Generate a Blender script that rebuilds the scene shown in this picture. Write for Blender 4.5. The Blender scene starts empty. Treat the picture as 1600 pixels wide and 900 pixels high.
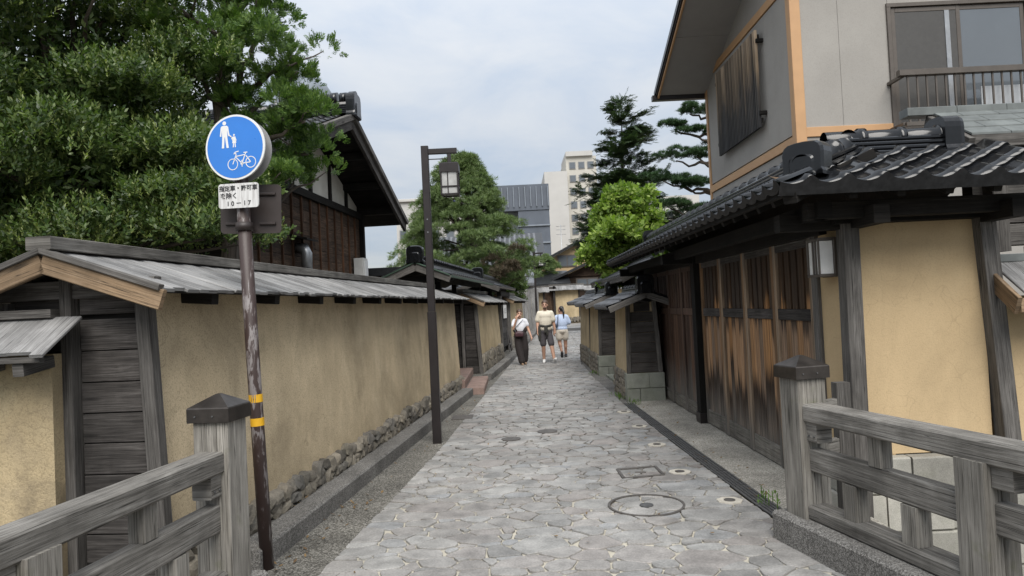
import bpy, math, random
import numpy as np
from mathutils import Matrix, Vector, noise

random.seed(7)
rng = np.random.default_rng(11)
RAD = math.radians
scene = bpy.context.scene
col = scene.collection

# ------------------------------------------------------------------ camera, sky, sun, exposure
cam_d = bpy.data.cameras.new('camera')
cam_d.sensor_width = 36.0
cam_d.lens = 24.75
cam_d.clip_start = 0.05
cam_d.clip_end = 3000
cam = bpy.data.objects.new('camera', cam_d)
col.objects.link(cam)
cam.matrix_world = (Matrix.Translation((0, 0, 1.65)) @ Matrix.Rotation(RAD(91.5), 4, 'X')
                    @ Matrix.Rotation(RAD(-2.7), 4, 'Z'))
scene.camera = cam

SUN_EL, SUN_AZ = RAD(50), RAD(174)      # azimuth clockwise from +Y: high behind the camera, veiled by cloud
world = bpy.data.worlds.new('World')
scene.world = world
world.use_nodes = True
wt = world.node_tree
wt.nodes.clear()
def wn(t, **k):
    n = wt.nodes.new(t)
    for a, b in k.items():
        setattr(n, a, b)
    return n
sky = wn('ShaderNodeTexSky', sky_type='NISHITA', sun_disc=False, sun_elevation=SUN_EL, sun_rotation=SUN_AZ)
bg1 = wn('ShaderNodeBackground'); bg1.inputs[1].default_value = 0.05
wt.links.new(sky.outputs[0], bg1.inputs[0])
tc = wn('ShaderNodeTexCoord'); sep = wn('ShaderNodeSeparateXYZ')
wt.links.new(tc.outputs['Generated'], sep.inputs[0])
mx = wn('ShaderNodeMath', operation='MAXIMUM'); mx.inputs[1].default_value = 0.0
wt.links.new(sep.outputs[2], mx.inputs[0])
ad = wn('ShaderNodeMath', operation='ADD'); ad.inputs[1].default_value = 0.22
wt.links.new(mx.outputs[0], ad.inputs[0])
dv = []
for k in (0, 1):
    q = wn('ShaderNodeMath', operation='DIVIDE')
    wt.links.new(sep.outputs[k], q.inputs[0]); wt.links.new(ad.outputs[0], q.inputs[1]); dv.append(q)
cb = wn('ShaderNodeCombineXYZ')
wt.links.new(dv[0].outputs[0], cb.inputs[0]); wt.links.new(dv[1].outputs[0], cb.inputs[1])
nz = wn('ShaderNodeTexNoise'); nz.inputs['Scale'].default_value = 2.3; nz.inputs['Detail'].default_value = 8
nz.inputs['Roughness'].default_value = 0.56; nz.inputs['Distortion'].default_value = 0.35
wt.links.new(cb.outputs[0], nz.inputs['Vector'])
rp = wn('ShaderNodeValToRGB')
rp.color_ramp.elements[0].position = 0.34; rp.color_ramp.elements[0].color = (0.60, 0.68, 0.795, 1)
rp.color_ramp.elements[1].position = 0.66; rp.color_ramp.elements[1].color = (0.80, 0.825, 0.855, 1)
e = rp.color_ramp.elements.new(0.5); e.color = (0.705, 0.755, 0.825, 1)
wt.links.new(nz.outputs['Fac'], rp.inputs[0])
SKY = 0.24
bg2 = wn('ShaderNodeBackground')
wt.links.new(rp.outputs[0], bg2.inputs[0])
# overcast luminance: (1 + 2 sin elevation) / 3 of the zenith, as a cloud deck has
ov = wn('ShaderNodeMath', operation='MULTIPLY_ADD'); ov.inputs[1].default_value = 2 * SKY; ov.inputs[2].default_value = SKY
wt.links.new(mx.outputs[0], ov.inputs[0]); wt.links.new(ov.outputs[0], bg2.inputs[1])
ms = wn('ShaderNodeMixShader'); ms.inputs[0].default_value = 0.88
wo = wn('ShaderNodeOutputWorld')
wt.links.new(bg1.outputs[0], ms.inputs[1]); wt.links.new(bg2.outputs[0], ms.inputs[2])
wt.links.new(ms.outputs[0], wo.inputs[0])

sun_d = bpy.data.lights.new('sun', 'SUN')
sun_d.energy = 1.5
sun_d.angle = RAD(45)
sun_d.color = (1.0, 0.96, 0.9)
sun = bpy.data.objects.new('sun', sun_d)
col.objects.link(sun)
sdir = Vector((math.sin(SUN_AZ) * math.cos(SUN_EL), math.cos(SUN_AZ) * math.cos(SUN_EL), math.sin(SUN_EL)))
sun.rotation_euler = (-sdir).to_track_quat('-Z', 'Y').to_euler()

scene.view_settings.view_transform = 'Standard'
scene.view_settings.look = 'None'
scene.view_settings.gamma = 1.0
scene.view_settings.use_curve_mapping = False
scene.view_settings.exposure = 1.45

# ------------------------------------------------------------------ objects and meshes
WM = {}
def link(o, parent=None, mw=None):
    mw = mw if mw is not None else Matrix.Identity(4)
    col.objects.link(o)
    if parent is not None:
        o.parent = parent
        o.matrix_parent_inverse = WM[parent.name].inverted()
    o.matrix_basis = mw
    WM[o.name] = mw
    return o

def tag(o, label=None, cat=None, group=None, kind=None):
    if label: o['label'] = label
    if cat: o['category'] = cat
    if group: o['group'] = group
    if kind: o['kind'] = kind
    return o

def thing(name, label, cat, loc, group=None):
    o = bpy.data.objects.new(name, None)
    o.empty_display_size = 0.1
    link(o, None, Matrix.Translation(loc))
    return tag(o, label, cat, group, 'thing')

def inst(name, mesh, parent=None, mw=None):
    return link(bpy.data.objects.new(name, mesh), parent, mw)

class B:
    """collects faces with grain UVs; build() links them as one mesh object"""
    def __init__(s):
        s.v = []; s.f = []; s.uv = []; s.sm = []
    def face(s, idx, uv=None, smooth=False):
        s.f.append(tuple(idx)); s.uv.append(uv or [(s.v[i][0] + s.v[i][1] * .31, s.v[i][2] + s.v[i][1] * .2) for i in idx]); s.sm.append(smooth)
    def quad(s, a, b, c, d, smooth=False):
        n = len(s.v); s.v += [tuple(a), tuple(b), tuple(c), tuple(d)]
        s.face((n, n + 1, n + 2, n + 3), None, smooth)
        return s
    def poly(s, pts):
        n = len(s.v); s.v += [tuple(p) for p in pts]
        s.face(tuple(range(n, n + len(pts))))
        return s
    def beam(s, p0, p1, w, h, up=(0, 0, 1), c=.004, w1=None, h1=None):
        """bar from p0 to p1 with chamfered edges; grain UVs run along it"""
        p0 = Vector(p0); p1 = Vector(p1); d = p1 - p0; L = d.length
        d.normalize(); up = Vector(up); x = d.cross(up)
        if x.length < 1e-4: x = d.cross(Vector((0, 1, 0)))
        x.normalize(); y = x.cross(d).normalized()
        c = min(c, w * .3, h * .3); n = len(s.v)
        o = random.random() * 20
        per = []
        for p, ww, hh in ((p0, w, h), (p1, w1 or w, h1 or h)):
            a, b = ww / 2, hh / 2
            ring = [(-a + c, -b), (a - c, -b), (a, -b + c), (a, b - c), (a - c, b), (-a + c, b), (-a, b - c), (-a, -b + c)]
            per = ring
            s.v += [tuple(p + x * q[0] + y * q[1]) for q in ring]
        acc = 0.0
        for i in range(8):
            j = (i + 1) % 8
            q = math.hypot(per[j][0] - per[i][0], per[j][1] - per[i][1])
            s.face((n + i, n + j, n + 8 + j, n + 8 + i), [(o, acc), (o, acc + q), (o + L, acc + q), (o + L, acc)])
            acc += q
        s.face(tuple(n + i for i in reversed(range(8))), [(per[i][0] * .3 + o, per[i][1]) for i in reversed(range(8))])
        s.face(tuple(n + 8 + i for i in range(8)), [(per[i][0] * .3 + o, per[i][1]) for i in range(8)])
        return s
    def box(s, x0, x1, y0, y1, z0, z1, c=.004):
        dx, dy, dz = x1 - x0, y1 - y0, z1 - z0
        cx, cy, cz = (x0 + x1) / 2, (y0 + y1) / 2, (z0 + z1) / 2
        if dx >= dy and dx >= dz: s.beam((x0, cy, cz), (x1, cy, cz), dy, dz, (0, 0, 1), c)
        elif dy >= dz: s.beam((cx, y0, cz), (cx, y1, cz), dx, dz, (0, 0, 1), c)
        else: s.beam((cx, cy, z0), (cx, cy, z1), dx, dy, (0, 1, 0), c)
        return s
    def loft(s, rings, smooth=True, caps=True):
        n0 = len(s.v); k = len(rings[0])
        for r in rings: s.v += [tuple(p) for p in r]
        for a in range(len(rings) - 1):
            for i in range(k):
                j = (i + 1) % k
                s.face((n0 + a * k + i, n0 + a * k + j, n0 + (a + 1) * k + j, n0 + (a + 1) * k + i),
                       [(a * .2, i / k), (a * .2, (i + 1) / k), (a * .2 + .2, (i + 1) / k), (a * .2 + .2, i / k)], smooth)
        if caps:
            s.face(tuple(n0 + i for i in reversed(range(k)))); s.face(tuple(n0 + (len(rings) - 1) * k + i for i in range(k)))
        return s
    def tube(s, pts, rads, n=8, smooth=True):
        rings = []; P = [Vector(p) for p in pts]
        if not hasattr(rads, '__len__'): rads = [rads] * len(P)
        ref = None
        for i, p in enumerate(P):
            d = (P[min(i + 1, len(P) - 1)] - P[max(i - 1, 0)]).normalized()
            if ref is None:
                ref = d.cross(Vector((0, 0, 1)))
                if ref.length < .05: ref = d.cross(Vector((1, 0, 0)))
            x = (ref - d * ref.dot(d)).normalized(); y = d.cross(x); ref = x
            rings.append([p + (x * math.cos(6.28318 * k / n) + y * math.sin(6.28318 * k / n)) * rads[i] for k in range(n)])
        return s.loft(rings, smooth)
    def prism(s, pts, vec, smooth_side=False):
        """polygon pts (3D) pushed along vec"""
        vec = Vector(vec); P = [Vector(p) for p in pts]; k = len(P); n = len(s.v)
        s.v += [tuple(p) for p in P] + [tuple(p + vec) for p in P]
        s.face(tuple(reversed(range(n, n + k)))); s.face(tuple(range(n + k, n + 2 * k)))
        for i in range(k):
            j = (i + 1) % k
            s.face((n + i, n + j, n + k + j, n + k + i), None, smooth_side)
        return s
    def stone(s, c, r, seed, sub=2, flat=1.2):
        """lumpy field stone"""
        import bmesh
        bm = bmesh.new(); bmesh.ops.create_icosphere(bm, subdivisions=sub, radius=1)
        n = len(s.v); rot = Matrix.Rotation(seed * 2.4, 3, 'X') @ Matrix.Rotation(seed * 1.7, 3, 'Z')
        for q in bm.verts:
            p = rot @ q.co
            k = max(abs(p.x), abs(p.y), abs(p.z))
            p = p * (1 - .45 * flat) + p / k * (.45 * flat)
            p *= 1 + .34 * noise.noise(p * 1.5 + Vector((seed * 7.1, seed * 3.3, 0)))
            s.v.append((c[0] + p.x * r[0], c[1] + p.y * r[1], c[2] + p.z * r[2]))
        for f in bm.faces: s.face([n + q.index for q in f.verts], None, False)
        bm.free(); return s
    def mesh(s, name, mat):
        m = bpy.data.meshes.new(name); m.from_pydata(s.v, [], s.f)
        l = m.uv_layers.new(name='UVMap')
        flat = [k for u in s.uv for q in u for k in q]
        l.data.foreach_set('uv', flat)
        m.polygons.foreach_set('use_smooth', s.sm)
        if mat: m.materials.append(mat)
        return m
    def build(s, name, mat, parent=None, mw=None):
        return inst(name, s.mesh(name, mat), parent, mw)

def struct(name, b, mat, label=None):
    o = b.build(name, mat); o['kind'] = 'structure'
    if label: o['label'] = label
    return o

# ------------------------------------------------------------------ materials
class N:
    def __init__(s, name):
        s.m = bpy.data.materials.new(name); s.m.use_nodes = True; s.t = s.m.node_tree; s.t.nodes.clear()
        s.out = s.t.nodes.new('ShaderNodeOutputMaterial'); s.b = s.t.nodes.new('ShaderNodeBsdfPrincipled')
        s.t.links.new(s.b.outputs[0], s.out.inputs[0])
    def put(s, sock, v):
        if isinstance(v, bpy.types.NodeSocket): s.t.links.new(v, sock)
        elif isinstance(v, tuple) and len(v) == 3 and sock.type == 'RGBA': sock.default_value = (*v, 1)
        else: sock.default_value = v
    def nd(s, typ, ins=None, **k):
        n = s.t.nodes.new('ShaderNode' + typ)
        for a, b in k.items(): setattr(n, a, b)
        for a, b in (ins or {}).items(): s.put(n.inputs[a], b)
        return n
    def pos(s): return s.nd('NewGeometry').outputs['Position']
    def uv(s): return s.nd('TexCoord').outputs['UV']
    def rnd(s):
        a = s.nd('ObjectInfo').outputs['Random']; b = s.nd('NewGeometry').outputs['Random Per Island']
        return s.mth('FRACT', s.mth('ADD', a, b))
    def mth(s, op, a, b=0.0): return s.nd('Math', {0: a, 1: b}, operation=op).outputs[0]
    def map(s, v, sc=(1, 1, 1), loc=(0, 0, 0)): return s.nd('Mapping', {'Vector': v, 'Scale': sc, 'Location': loc}).outputs[0]
    def noise(s, v, scale, detail=4, rough=.55, dist=0.0):
        return s.nd('TexNoise', {'Vector': v, 'Scale': scale, 'Detail': detail, 'Roughness': rough, 'Distortion': dist}).outputs['Fac']
    def vor(s, v, scale, feat='F1'): return s.nd('TexVoronoi', {'Vector': v, 'Scale': scale}, feature=feat).outputs[0]
    def ramp(s, f, stops, interp='LINEAR'):
        n = s.nd('ValToRGB', {0: f}); cr = n.color_ramp; cr.interpolation = interp
        while len(cr.elements) < len(stops): cr.elements.new(.5)
        for e, (p, c) in zip(cr.elements, stops):
            e.position = p; e.color = (*c, 1) if isinstance(c, tuple) else (c, c, c, 1)
        return n.outputs[0]
    def mix(s, f, a, b, mode='MIX'):
        n = s.nd('Mix', None, data_type='RGBA', blend_type=mode)
        s.put(n.inputs[0], f); s.put(n.inputs[6], a); s.put(n.inputs[7], b)
        return n.outputs[2]
    def bump(s, h, strength=.3, dist=.01): s.put(s.b.inputs['Normal'], s.nd('Bump', {'Height': h, 'Strength': strength, 'Distance': dist}).outputs[0])
    def fin(s, colour, rough=.8, **k):
        s.put(s.b.inputs['Base Color'], colour); s.put(s.b.inputs['Roughness'], rough)
        for a, b in k.items(): s.put(s.b.inputs[a.replace('_', ' ')], b)
        return s.m

def tone(n, colour, lo=.75, hi=1.2):
    """per-piece brightness"""
    f = n.nd('MapRange', {0: n.rnd(), 3: lo, 4: hi}).outputs[0]
    g = n.nd('CombineXYZ', {0: f, 1: f, 2: f}).outputs[0]
    return n.mix(1.0, colour, g, 'MULTIPLY')

def wood(name, dark, mid, light, var=(.66, 1.22), rough=.85, grain=1.0, bump=.35, moss=0):
    n = N(name)
    off = n.nd('CombineXYZ', {2: n.mth('MULTIPLY', n.rnd(), 37.0)}).outputs[0]
    v = n.nd('VectorMath', {0: n.uv(), 1: off}, operation='ADD').outputs[0]
    g = n.noise(n.map(v, (3.2, 120 * grain, 1)), 1.0, 6, .7, .5)
    g2 = n.noise(n.map(v, (1.6, 14, 1)), 1.0, 5, .65, 1.2)
    cr = n.noise(n.map(v, (2.2, 210 * grain, 1)), 1.0, 2, .5, .3)
    c = n.ramp(n.mth('ADD', n.mth('MULTIPLY', g, .6), n.mth('MULTIPLY', g2, .4)), [(.33, dark), (.5, mid), (.68, light)])
    c = n.mix(n.ramp(cr, [(.30, .9), (.37, 0.0)]), c, tuple(k * .45 for k in dark))
    kn = n.nd('TexVoronoi', {'Vector': n.map(v, (1.3, 7.5, 1)), 'Scale': 1.0}); kd = kn.outputs[0]
    c = n.mix(n.ramp(kd, [(.05, .85), (.13, 0.0)]), c, tuple(k * .6 for k in dark))
    st = n.noise(n.map(n.pos(), (3, 3, 1.2)), 1.0, 4, .6)
    c = n.mix(1.0, c, n.ramp(st, [(.35, .68), (.62, 1.12)]), 'MULTIPLY')
    lc = n.noise(n.map(v, (.55, 42 * grain, 1)), 1.0, 3, .5, .25)
    c = n.mix(n.ramp(n.mth('ABSOLUTE', n.mth('SUBTRACT', lc, .5)), [(.0, .9), (.011, 0.0)]), c, tuple(k * .3 for k in dark))
    c = tone(n, c, *var)
    if moss:
        ms = n.noise(n.pos(), 7, 5)
        c = n.mix(n.ramp(ms, [(.58, 0.0), (.75, moss)]), c, (.09, .10, .035))
    n.bump(n.mth('ADD', g, n.mth('MULTIPLY', cr, .6)), bump, .006)
    return n.fin(c, rough, Specular_IOR_Level=.25)

def plaster(name, base, dark, light, grit=.5, bump=.4, stain=0.0, wear=.5):
    n = N(name); p = n.pos()
    a = n.noise(p, 2.2, 5, .6); f = n.noise(p, 90, 3, .6); sp = n.noise(p, 240, 2, .6)
    vv = n.noise(n.map(p, (1.3, 1.3, .8)), 1.4, 5, .6, .5)
    c = n.ramp(n.mth('ADD', n.mth('MULTIPLY', a, .55), n.mth('MULTIPLY', vv, .45)), [(.36, dark), (.5, base), (.64, light)])
    c = n.mix(n.ramp(f, [(.36, grit), (.5, 0.0)]), c, tuple(k * .55 for k in base))
    c = n.mix(n.ramp(sp, [(.58, 0.0), (.7, grit * .7)]), c, tuple(min(1, k * 1.5) for k in light))
    run = n.noise(n.map(p, (2.7, 2.7, .3)), 1.0, 6, .7, 1.1)
    c = n.mix(1.0, c, n.ramp(run, [(.34, 1 - .14 * wear), (.52, 1.0), (.72, 1 + .06 * wear)]), 'MULTIPLY')
    pt = n.noise(p, .9, 5, .6, .6)
    c = n.mix(1.0, c, n.ramp(pt, [(.36, 1 - .35 * wear), (.5, 1.0), (.66, 1 + .22 * wear)]), 'MULTIPLY')
    ck = n.nd('TexVoronoi', {'Vector': n.nd('VectorMath', {0: n.map(p, (1, 1, .55)), 1: n.nd('TexNoise', {'Vector': p, 'Scale': 2.5}).outputs['Color']}, operation='ADD').outputs[0], 'Scale': 1.1}, feature='DISTANCE_TO_EDGE').outputs[0]
    c = n.mix(n.ramp(ck, [(.0, .5 * wear), (.004, 0.0)]), c, tuple(k * .35 for k in dark))
    if stain:
        z = n.nd('SeparateXYZ', {0: p}).outputs[2]
        s1 = n.mth('ADD', n.mth('MULTIPLY', n.noise(p, 3.5, 6, .7), 1.1), n.mth('MULTIPLY', z, -.42))
        c = n.mix(n.ramp(s1, [(.2, 0.0), (.42, stain)]), c, tuple(k * .62 for k in dark))
    n.bump(n.mth('ADD', f, n.mth('MULTIPLY', n.noise(p, 30, 4), .8)), bump, .006)
    return n.fin(c, .92, Specular_IOR_Level=.15)

def rocky(name, stops, scale=6, bump=.5, rough=.85, var=(.7, 1.25), moss=0, fine=60):
    n = N(name); p = n.pos()
    a = n.noise(p, scale, 6, .65); f = n.noise(p, fine, 3, .6)
    c = n.ramp(n.rnd(), stops)
    c = n.mix(1.0, c, n.ramp(a, [(.3, .72), (.7, 1.22)]), 'MULTIPLY')
    c = n.mix(1.0, c, n.ramp(f, [(.3, .8), (.7, 1.15)]), 'MULTIPLY')
    if moss: c = n.mix(n.ramp(n.noise(p, 4, 5), [(.5, 0.0), (.7, moss)]), c, (.07, .085, .03))
    n.bump(n.mth('ADD', a, n.mth('MULTIPLY', f, .5)), bump, .012)
    return n.fin(c, rough, Specular_IOR_Level=.25)

def aggregate(name, base, pale, dark, rough=.85, scale=95):
    n = N(name); p = n.pos()
    vo = n.nd('TexVoronoi', {'Vector': p, 'Scale': scale}); a = n.noise(p, 1.6, 6, .62)
    k = n.nd('SeparateXYZ', {0: vo.outputs['Color']}).outputs[0]
    c = n.ramp(k, [(.2, dark), (.55, base), (.9, pale)])
    c = n.mix(1.0, c, n.ramp(a, [(.32, .62), (.68, 1.25)]), 'MULTIPLY')
    n.bump(vo.outputs[0], .5, .004)
    return n.fin(c, rough, Specular_IOR_Level=.3)

def plain(name, colour, rough=.6, metal=0.0, var=.12, scale=8, bump=0.0, **k):
    n = N(name); p = n.pos()
    a = n.noise(p, scale, 5, .6)
    c = n.mix(1.0, colour, n.ramp(a, [(.3, 1 - var), (.7, 1 + var)]), 'MULTIPLY')
    if bump: n.bump(a, bump, .004)
    r = n.nd('MapRange', {0: n.noise(p, scale * 3, 3), 3: max(.02, rough - .1), 4: min(1, rough + .1)}).outputs[0]
    return n.fin(c, r, Metallic=metal, **k)

def leaf(name, stops, rough=.5, trans=.25, spec=.35):
    n = N(name)
    f = n.mth('ADD', n.mth('MULTIPLY', n.rnd(), .55), n.mth('MULTIPLY', n.noise(n.pos(), 1.7, 3), .45))
    c = n.ramp(f, stops)
    n.fin(c, rough, Specular_IOR_Level=spec)
    tr = n.nd('BsdfTranslucent', {0: n.mix(1.0, c, (1.2, 1.5, .5), 'MULTIPLY')})
    mix = n.nd('MixShader', {0: trans}); n.t.links.new(n.b.outputs[0], mix.inputs[1]); n.t.links.new(tr.outputs[0], mix.inputs[2])
    n.t.links.new(mix.outputs[0], n.out.inputs[0])
    return n.m

MAT = {}
MAT['post'] = wood('weathered post wood', (.085, .079, .068), (.205, .192, .17), (.325, .308, .278), moss=.4)
MAT['rail'] = wood('weathered rail wood', (.055, .051, .045), (.165, .155, .14), (.30, .288, .265))
MAT['wallwood'] = wood('dark weathered wall boards', (.022, .020, .019), (.062, .056, .052), (.135, .125, .118))
MAT['framewood'] = wood('grey frame timber', (.045, .041, .038), (.125, .117, .108), (.235, .222, .208))
MAT['roofplank'] = wood('silvered roof planks', (.13, .126, .122), (.25, .246, .241), (.36, .356, .35), var=(.68, 1.12))
MAT['fresh'] = wood('pale new timber', (.10, .075, .052), (.24, .165, .10), (.36, .27, .185), var=(.8, 1.1))
MAT['black'] = wood('blackened eave timber', (.006, .0055, .005), (.013, .0115, .010), (.030, .027, .024))
MAT['brown'] = wood('dark brown boards', (.016, .011, .008), (.055, .036, .025), (.17, .108, .068), var=(.5, 1.5))
MAT['batten'] = wood('red brown battens', (.035, .018, .011), (.09, .045, .025), (.16, .085, .05), var=(.7, 1.2))
def gate_wood(name, dull):
    n = N(name); p = n.pos(); x, y, z = [n.nd('SeparateXYZ', {0: p}).outputs[i] for i in range(3)]
    st = n.noise(n.map(p, (1, 34, .5)), 1.0, 3, .6, .3)
    fi = n.noise(n.map(p, (40, 110, 3)), 1.0, 3, .6)
    k = n.rnd()
    h = n.mth('ADD', z, n.mth('ADD', n.mth('MULTIPLY', n.mth('SUBTRACT', st, .5), .55), n.mth('MULTIPLY', n.mth('SUBTRACT', k, .5), .4)))
    sharp = n.noise(n.map(p, (1, 75, .7)), 1.0, 3, .6, .15)
    hz = n.mth('DIVIDE', h, 2.2)
    if dull == 'stile':
        body = n.ramp(k, [(.0, (.20, .115, .06)), (.35, (.32, .205, .12)), (.7, (.23, .172, .12)), (1, (.36, .23, .125))])
        wear = [(.05, 1.0), (.22, .25), (.3, 0.0), (.86, 0.0), (.97, .7)]
    elif dull:
        body = n.ramp(k, [(.0, (.065, .037, .026)), (.4, (.085, .048, .032)), (.7, (.07, .045, .035)), (1, (.11, .061, .038))])
        wear = [(.02, 1.0), (.12, .8), (.22, .45), (.36, 0.0), (1.0, .1)]
    else:
        body = n.ramp(k, [(.0, (.38, .19, .075)), (.22, (.46, .245, .105)), (.42, (.25, .15, .082)), (.58, (.43, .24, .115)), (.76, (.18, .13, .095)), (1, (.36, .215, .115))])
        wear = [(.03, 1.0), (.12, .8), (.20, .4), (.29, 0.0), (1.0, .0)]
    c = n.mix(1.0, body, n.ramp(sharp, [(.36, .5), (.5, 1.0), (.64, 1.3)]), 'MULTIPLY')
    if dull == False:                       # soot-dark slatted top and black splash zone, each board to its own height
        c = n.mix(n.ramp(hz, [(.09, 0.0), (.17, .86), (.32, .95), (.405, 0.0), (.63, 0.0), (.68, .88), (.95, .93)]), c, (.022, .016, .013))
    c = n.mix(n.ramp(hz, [(a_, b_) for a_, b_ in wear]), c, n.ramp(sharp, [(.35, (.10, .095, .088)), (.65, (.20, .188, .17))]))
    c = n.mix(1.0, c, n.ramp(fi, [(.3, .65), (.7, 1.35)]), 'MULTIPLY')
    c = tone(n, c, .75, 1.25)
    n.bump(n.mth('ADD', fi, st), .3, .005)
    return n.fin(c, .75, Specular_IOR_Level=.25)
MAT['gate'] = gate_wood('weathered gate boards', False)
MAT['gate_stile'] = gate_wood('pale gate stiles', 'stile')
MAT['gate_dull'] = gate_wood('dark gate boards', True)
MAT['ochre'] = plaster('gritty ochre clay', (.53, .43, .285), (.47, .38, .25), (.585, .48, .325), .65, .6, .3, .8)
MAT['ochre_peel'] = plaster('peeling ochre clay', (.44, .35, .215), (.32, .26, .175), (.50, .41, .26), .5, .6, .8)
MAT['ochre_new'] = plaster('smooth ochre plaster', (.50, .375, .222), (.48, .36, .212), (.525, .40, .24), .2, .25, 0, .38)
MAT['ochre_far'] = plaster('ochre clay', (.47, .375, .235), (.40, .315, .195), (.53, .43, .28), .3, .3, .25, .6)
MAT['white_plaster'] = plaster('off white plaster', (.62, .60, .54), (.55, .53, .47), (.68, .66, .60), .1, .1, 0, .3)
MAT['rubble'] = rocky('river rubble', [(.0, (.11, .10, .085)), (.3, (.185, .165, .135)), (.6, (.225, .20, .16)), (.85, (.14, .132, .12)), (1, (.29, .255, .20))], 9, .7, moss=.1)
MAT['granite'] = rocky('granite blocks', [(.0, (.26, .25, .22)), (.5, (.33, .32, .285)), (1, (.40, .385, .34))], 3, .3, fine=140, moss=.25)
MAT['tuff'] = rocky('green grey tuff blocks', [(.0, (.19, .20, .17)), (1, (.26, .27, .235))], 3, .3, fine=100, moss=.3)
def paving():
    n = N('slate paving'); p = n.pos()
    c = n.ramp(n.rnd(), [(.0, (.20, .196, .188)), (.18, (.265, .26, .25)), (.36, (.235, .221, .208)), (.55, (.29, .285, .272)), (.74, (.252, .231, .217)), (.88, (.32, .314, .30)), (1, (.245, .248, .25))])
    a = n.noise(p, 5, 6, .65); f = n.noise(p, 70, 3, .6)
    c = n.mix(1.0, c, n.ramp(a, [(.3, .68), (.7, 1.28)]), 'MULTIPLY')
    c = n.mix(1.0, c, n.ramp(f, [(.3, .78), (.7, 1.18)]), 'MULTIPLY')
    d = n.noise(p, .55, 4, .6)
    c = n.mix(1.0, c, n.ramp(d, [(.35, .80), (.6, 1.08)]), 'MULTIPLY')
    n.bump(n.mth('ADD', a, n.mth('MULTIPLY', f, .35)), .5, .007)
    r = n.nd('MapRange', {0: a, 3: .45, 4: .75}).outputs[0]
    return n.fin(c, r, Specular_IOR_Level=.4)
MAT['paving'] = paving()
def mortar():
    n = N('paving mortar'); p = n.pos()
    y = n.nd('SeparateXYZ', {0: p}).outputs[1]
    a = n.noise(p, 4, 5, .6); f = n.noise(p, 120, 3)
    # pale new pointing in the first metres of the lane, old dark joints farther on
    k = n.mth('ADD', n.mth('DIVIDE', y, 12.0), n.mth('MULTIPLY', n.mth('SUBTRACT', n.noise(p, .8, 4, .6), .5), .9))
    c = n.ramp(k, [(.42, (.42, .39, .32)), (.60, (.26, .24, .205)), (.80, (.065, .06, .054))])
    c = n.mix(1.0, c, n.ramp(a, [(.3, .75), (.7, 1.15)]), 'MULTIPLY')
    n.bump(f, .4, .004)
    return n.fin(c, .95)
MAT['mortar'] = mortar()
MAT['agg_dark'] = aggregate('dark washed aggregate', (.15, .145, .135), (.25, .24, .225), (.085, .08, .074), scale=150)
MAT['agg'] = aggregate('washed aggregate', (.33, .312, .275), (.46, .44, .39), (.20, .188, .165), scale=120)
MAT['agg_brown'] = aggregate('worn aggregate', (.125, .118, .102), (.24, .23, .205), (.06, .056, .049), scale=110)
MAT['dirt'] = rocky('ground earth', [(0, (.16, .135, .095)), (1, (.19, .16, .115))], 5, .6)
MAT['pinkstone'] = rocky('reddish step stone', [(0, (.24, .17, .145)), (1, (.28, .20, .17))], 5, .3)
MAT['tile'] = plain('glazed black tile', (.006, .0065, .0075), .17, 0, .3, 14, .04, Specular_IOR_Level=.5)
MAT['tile_lip'] = plain('matte black tile edge', (.02, .02, .021), .55, 0, .5, 20, .1, Specular_IOR_Level=.3)
MAT['tile_old'] = plain('dull black tile', (.018, .019, .021), .34, 0, .5, 9, .1, Specular_IOR_Level=.5)
MAT['tile_grey'] = plain('grey roof tile', (.11, .115, .125), .5, 0, .4, 9, .1)
MAT['copper_green'] = plain('green copper edge', (.05, .085, .06), .5, .3, .3, 12)
MAT['verdigris'] = plain('grey green copper sheet', (.13, .142, .138), .5, .1, .3, 6)
MAT['mortar_white'] = plain('lime mortar', (.30, .29, .26), .9)
MAT['siding'] = plaster('grey render siding', (.33, .315, .292), (.315, .30, .278), (.345, .33, .306), .18, .15, 0, .15)
MAT['soffit'] = plain('grey soffit board', (.32, .315, .31), .8, 0, .06, 3)
MAT['trim'] = plain('orange tan trim', (.47, .275, .135), .55, 0, .06, 5)
MAT['bronze'] = plain('brown window frame', (.11, .095, .082), .4, .4, .1)
MAT['glass'] = plain('window glass', (.11, .125, .14), .03, 0, .05, 2, 0, Specular_IOR_Level=1.0)
MAT['screen'] = plain('insect screen', (.055, .053, .05), .5, 0, .1, 20)
MAT['curtain'] = plain('grey curtain', (.40, .42, .44), .9)
MAT['cap'] = plain('dark copper post cap', (.055, .048, .043), .38, .6, .4, 9, .12)
MAT['lamp'] = plain('brown black steel', (.022, .018, .018), .38, .3, .15, 5)
MAT['steel'] = plain('galvanised steel', (.33, .34, .35), .38, .7, .15, 10)
MAT['darksteel'] = plain('dark iron', (.10, .10, .10), .55, .4, .3, 20)
MAT['iron_edge'] = plain('iron cover ring', (.10, .092, .085), .6, .3, .3, 20)
MAT['frost'] = plain('frosted lamp glass', (.80, .80, .78), .25, 0, .06, 10, 0, Specular_IOR_Level=.6)
MAT['lampglass'] = plain('clouded lantern glass', (.36, .36, .35), .2, 0, .25, 9, 0, Specular_IOR_Level=.6)
MAT['white'] = plain('white enamel', (.70, .70, .69), .4, 0, .06, 12)
MAT['whitebox'] = plain('white plastic box', (.55, .55, .53), .5)
MAT['signblue'] = plain('blue sign face', (.035, .185, .58), .32, 0, .05, 4)
MAT['signback'] = plain('grey sign back', (.30, .30, .30), .5, .3, .15)
MAT['brownplate'] = plain('brown sign back', (.028, .020, .018), .5, .05, .25, 6)
MAT['ink'] = plain('black sign ink', (.02, .02, .022), .5)
MAT['yellow'] = plain('yellow reflective band', (.62, .34, .015), .45)
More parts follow.
